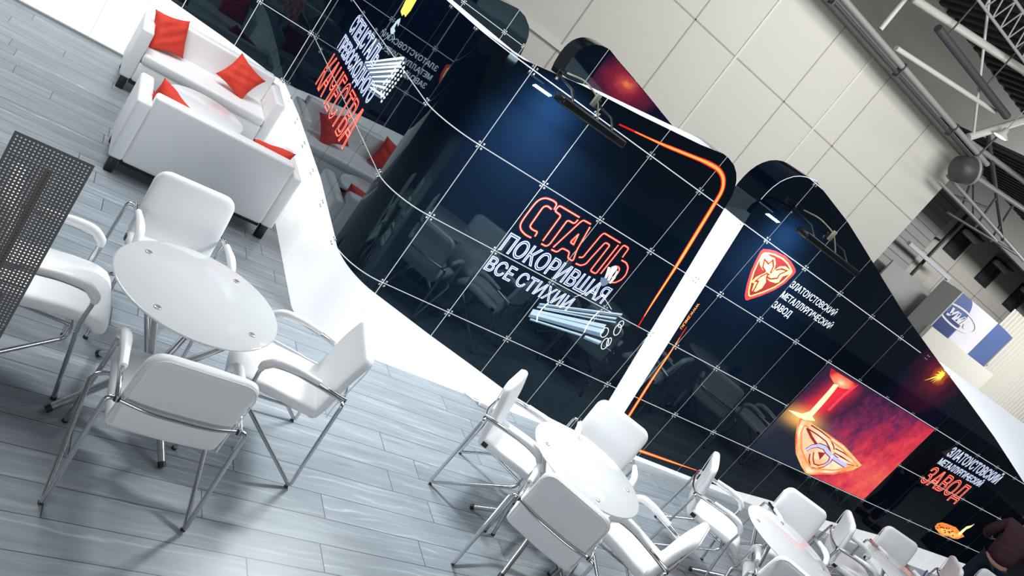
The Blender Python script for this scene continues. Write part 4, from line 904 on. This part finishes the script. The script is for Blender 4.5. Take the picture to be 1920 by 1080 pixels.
tr = pipe_thing('roof_truss', 'cream painted tubular roof truss above the top of the beige wall', 'truss', [
    ('upper_chord', 'tube', [([Q(17.5, 9.85, 17.8), Q(18.74, 10.11), Q(24.95, 11.44), Q(28.5, 12.2, 20)], .13)]),
    ('brace', 'tube', [([Q(19.54, 8.87), Q(25.28, 9.94)], .085), ([Q(18.44, 12.3), Q(18.5, 8.87)], .085), ([Q(25.13, 8.77), Q(28.6, 12.3)], .14), ([Q(20.6, 12.3), Q(25.2, 9.0)], .045)])])
cond = pipe_thing('cable_duct', 'dark steel duct slanting behind the cream roof truss', 'duct', [('duct', 'tubedark', [([Q(20.06, 10.03, 18.7), Q(25.55, 10.04, 18.7)], .13)]), ('hanger', 'tubedark', [([Q(20.6, 10.1, 18.7), Q(20.6, 12.3, 18.7)], .03), ([Q(23.6, 10.1, 18.7), Q(23.6, 12.3, 18.7)], .03)])])
lat = empty('lattice_girder', (0, 0, 0)); tag(lat, 'dark lattice girder in the top right corner below the roof', 'truss')
g = G()
for z in (11.1, 11.9): g.tube([(17, 18.2, z), (32, 18.2, z + .3)], .05, 8)
g.build('chord', 'tubegrey', lat); g = G()
for k in range(26): g.tube([(17 + k * .58, 18.2, 11.1 + k * .0116), (17.29 + k * .58, 18.2, 11.9 + k * .0116)], .028, 6); g.tube([(17.29 + k * .58, 18.2, 11.9 + k * .0116), (17.58 + k * .58, 18.2, 11.1 + k * .0116)], .028, 6)
g.build('lattice', 'tubegrey', lat)
tr2 = pipe_thing('roof_truss', 'grey roof truss of thin crossing tubes over the far windows', 'truss', [
    ('chord', 'tubegrey', [([Q(25.72, 8.82, 19.4), Q(30.5, 9.45, 19.4)], .10), ([Q(26.42, 8.05, 19.4), Q(31.5, 8.76, 19.4)], .10), ([Q(26.29, 7.55, 19.4), Q(34.0, 7.42, 19.4)], .075), ([Q(26.08, 7.19, 19.4), Q(31.5, 7.2, 19.4)], .06)]),
    ('brace', 'tubedark', [([Q(27.15, 7.17, 19.4), Q(29.41, 7.77, 19.4)], .045), ([Q(27.82, 6.65, 19.4), Q(34.2, 7.52, 19.4)], .055), ([Q(29.81, 6.86, 19.4), Q(29.4, 8.4, 19.4)], .05), ([Q(28.2, 7.2, 19.4), Q(27.4, 8.2, 19.4)], .05), ([Q(31.2, 7.0, 19.4), Q(30.6, 8.6, 19.4)], .05), ([Q(27.4, 8.2, 19.4), Q(29.2, 7.2, 19.4)], .045), ([Q(26.3, 9.5, 19.4), Q(31.8, 7.4, 19.4)], .08)])])
hb = empty('hall_lamp', (25.9, 18.6, 9.42)); tag(hb, 'glowing hall lamp hanging from the cream truss, near the right edge', 'lamp')
G().lathe([(0, .34), (.09, .34), (.12, .18), (.30, .02), (.30, 0), (.26, 0)], n=24).build('reflector', 'tube', hb); G().lathe([(0, .02), (.25, .02), (.25, .06), (0, .06)], n=20).build('lamp_glass', 'led', hb)
G().tube([(0, 0, .33), (0, 0, 2.9)], .02, 6).build('hanger_rod', 'tubegrey', hb)
fan = empty('ventilation_drum', (26.1, 18.9, 7.95)); tag(fan, 'round dark ventilation drum at the end of the beige wall under the roof', 'fan')
Rv = Matrix.Rotation(math.radians(60), 4, 'Y') @ Matrix.Rotation(math.radians(15), 4, 'X')
V = G().lathe([(0, -.42), (.30, -.42), (.46, -.32), (.50, -.1), (.50, .32), (.42, .42), (0, .42)], n=28); V.v = [tuple(Rv @ Vector(p)) for p in V.v]; V.build('drum', 'tubedark', fan)
V = G().lathe([(.50, .20), (.53, .22), (.53, .28), (.50, .30)], n=28); V.v = [tuple(Rv @ Vector(p)) for p in V.v]; V.build('rim', 'tubegrey', fan)
G().tube([(0, 0, .4), (.1, 0, 1.7)], .04, 6).build('bracket', 'tubedark', fan)
# far wall with windows
FW = 28.0
g = G(); g.box(26, FW, 0, 75, FW + .3, 12); fw = struct(g.build('wall_far', 'beige'))
g = G()
for x in (44.05, 47.9, 51.8): g.box(x - .03, FW - .015, 0, x + .03, FW, 12)
for z in (6.16, 9.1): g.box(40.5, FW - .015, z - .03, 60, FW, z + .03)
g.build('cladding_joint', 'beige_seam', fw)
g = G(); g.box(27, FW - .25, 0, 40.45, FW, 9.2)
g2 = G()
for k in range(22): g2.box(27, FW - .27, .4 + k * .42, 40.45, FW - .25, .44 + k * .42)
gp = struct(g.build('wall_far_cladding', 'greypanel')); g2.build('cladding_groove', 'greydark', gp)
for i, x in enumerate((42.07, 46.46, 50.77)):
    g = G(); g.box(x, FW - .05, 6.88, x + 1.65, FW, 8.58); wn = struct(g.build('window_%d' % (i + 1), 'blind'))
    g = G(); g.box(x + .05, FW - .09, 7.05, x + .95, FW - .05, 8.5)
    for k in range(12): g.box(x + .05, FW - .11, 7.08 + k * .12, x + .95, FW - .09, 7.10 + k * .12)
    g.build('window_blind', 'tubedark', wn)
    g = G(); g.rbox(x + .1, FW - .5, 8.2, x + 1.5, FW - .05, 8.52, .1, 2); g.build('blind_box', 'pale', wn)
    g = G(); g.box(x - .05, FW - .55, 8.56, x + 1.75, FW - .02, 8.64); g.build('window_hood', 'tubedark', wn)
post = empty('rain_pipe', (40.80, FW - .55, 0)); tag(post, 'black drainpipe beside the grey cladding on the far wall', 'pipe'); G().tube([(0, 0, 0), (0, 0, 9.0)], .10, 8).build('pipe', 'tubedark', post)
G().box(-.2, 0, 7.0, .2, .5, 7.1).build('bracket', 'tubedark', post)
po = empty('white_portal', (0, 0, 0)); tag(po, 'pale portal frame against the grey cladding of the far wall', 'portal')
G().box(37.6, FW - 1.4, 5.68, 42.55, FW - 1.2, 5.88).build('portal_beam', 'pale', po); G().box(42.4, FW - 1.4, 0, 42.55, FW - 1.2, 5.68).build('portal_post', 'pale', po)
g = G(); g.box(37.6, FW - 1.35, 0, 42.4, FW - 1.25, 4.6); g.build('portal_infill', 'greypanel', po)
ba = empty('pale_booth', (0, 0, 0)); tag(ba, 'pale lilac booth wall between the portal and the blue banner', 'booth')
G().rbox(41.3, 24.8, 0, 44.0, 26.2, 4.62, .35, 4).build('booth_wall', 'pale', ba)
# blue and white banner booth
bn = empty('banner_booth', (35.75, 22.0, 0)); tag(bn, 'curved blue and white banner with an oval logo above a beige counter wall', 'banner')
def bmap(u, v, d=0):                                                # u along the banner, gently bowed
    return (u, -math.sin(min(max(u, 0), 7.2) / 7.2 * PI) * .55 - d, v)
def bpatch(name, m, x0, x1, f0, f1, d, parent, n=16):
    g = G()
    for k in range(n):
        a = x0 + (x1 - x0) * k / n; b = x0 + (x1 - x0) * (k + 1) / n
        g.add([bmap(a, f0(a), d), bmap(b, f0(b), d), bmap(b, f1(b), d), bmap(a, f1(a), d)], [(0, 1, 2, 3)], True)
    return g.build(name, m, parent, merge=True)
g = G()
for k in range(18):
    a = 7.2 * k / 18; b = 7.2 * (k + 1) / 18
    g.add([bmap(a, 3.02), bmap(b, 3.02), bmap(b, 5.12), bmap(a, 5.12)], [(0, 1, 2, 3)], True)
    g.add([(a, .6, 3.02), (b, .6, 3.02), (b, .6, 5.12), (a, .6, 5.12)], [(3, 2, 1, 0)], True)
bnr = g.build('banner_cloth', 'pale', bn, merge=True)
bpatch('blue_field', 'bannerblue', 0, 2.1, lambda x: 3.02, lambda x: 5.12 - max(0, (x - 1.4)) ** 2 * 1.8, .01, bnr)
bpatch('blue_field', 'bannerdark', 0, 2.0, lambda x: 3.02, lambda x: 3.9 + .12 * x, .014, bnr)
bpatch('blue_field', 'bannerblue', 4.25, 7.2, lambda x: 3.02, lambda x: 5.12, .01, bnr)
t = [(2 * PI * k / 36) for k in range(36)]
g = G(); ribbon(g, [(1.62 + 1.5 * math.cos(a), 4.12 + .44 * math.sin(a)) for a in t], .09, bmap, .03, True); g.build('oval_ring', 'pale', bnr)
solid_text('printed_lettering', 'УМК', lambda u, v: bmap(.72 + u * 1.75 + v * .12, 3.90 + v * .46, .032), 'pale', bnr, .06)
G().box(-.3, -.85, 0, 6.9, -.65, 3.06).build('counter_wall', 'beige', bn)
G().box(-.0, -.55, 0, .1, .6, 5.1).build('banner_post', 'greypanel', bn); G().box(7.1, -.1, 0, 7.2, .6, 5.1).build('banner_post', 'greypanel', bn)
cw = G(); n = 64
for k in range(n):
    x = 43.0 + k * .42
    cw.add([(x, 23.0, 0), (x + .14, 23.0, 0), (x + .14, 23.0, 6.4), (x, 23.0, 6.4)], [(0, 1, 2, 3)]); cw.add([(x + .14, 23.0, 0), (x + .21, 23.12, 0), (x + .21, 23.12, 6.4), (x + .14, 23.0, 6.4)], [(0, 1, 2, 3)])
    cw.add([(x + .21, 23.12, 0), (x + .35, 23.12, 0), (x + .35, 23.12, 6.4), (x + .21, 23.12, 6.4)], [(0, 1, 2, 3)]); cw.add([(x + .35, 23.12, 0), (x + .42, 23.0, 0), (x + .42, 23.0, 6.4), (x + .35, 23.12, 6.4)], [(0, 1, 2, 3)])
struct(cw.build('wall_corrugated', 'beige'))
fr = empty('wall_cabinet_frame', (0, 0, 0)); tag(fr, 'dark open frame fixed on the corrugated wall near the white stand corner', 'frame')
g = G()
for a in ((42.2, 2.35, 44.4, 2.5), (43.1, 2.5, 43.22, 3.25), (44.2, 2.5, 44.32, 3.25), (43.1, 3.2, 44.4, 3.32)): g.box(a[0], 22.6, a[1], a[2], 22.98, a[3])
g.build('frame', 'tubedark', fr)
# dark neighbouring booth past the end of the wall
g = G(); g.box(13.4, FY - .9, 0, 17, FY + 1.5, 1.35); struct(g.build('wall_neighbour', 'darkbooth'))
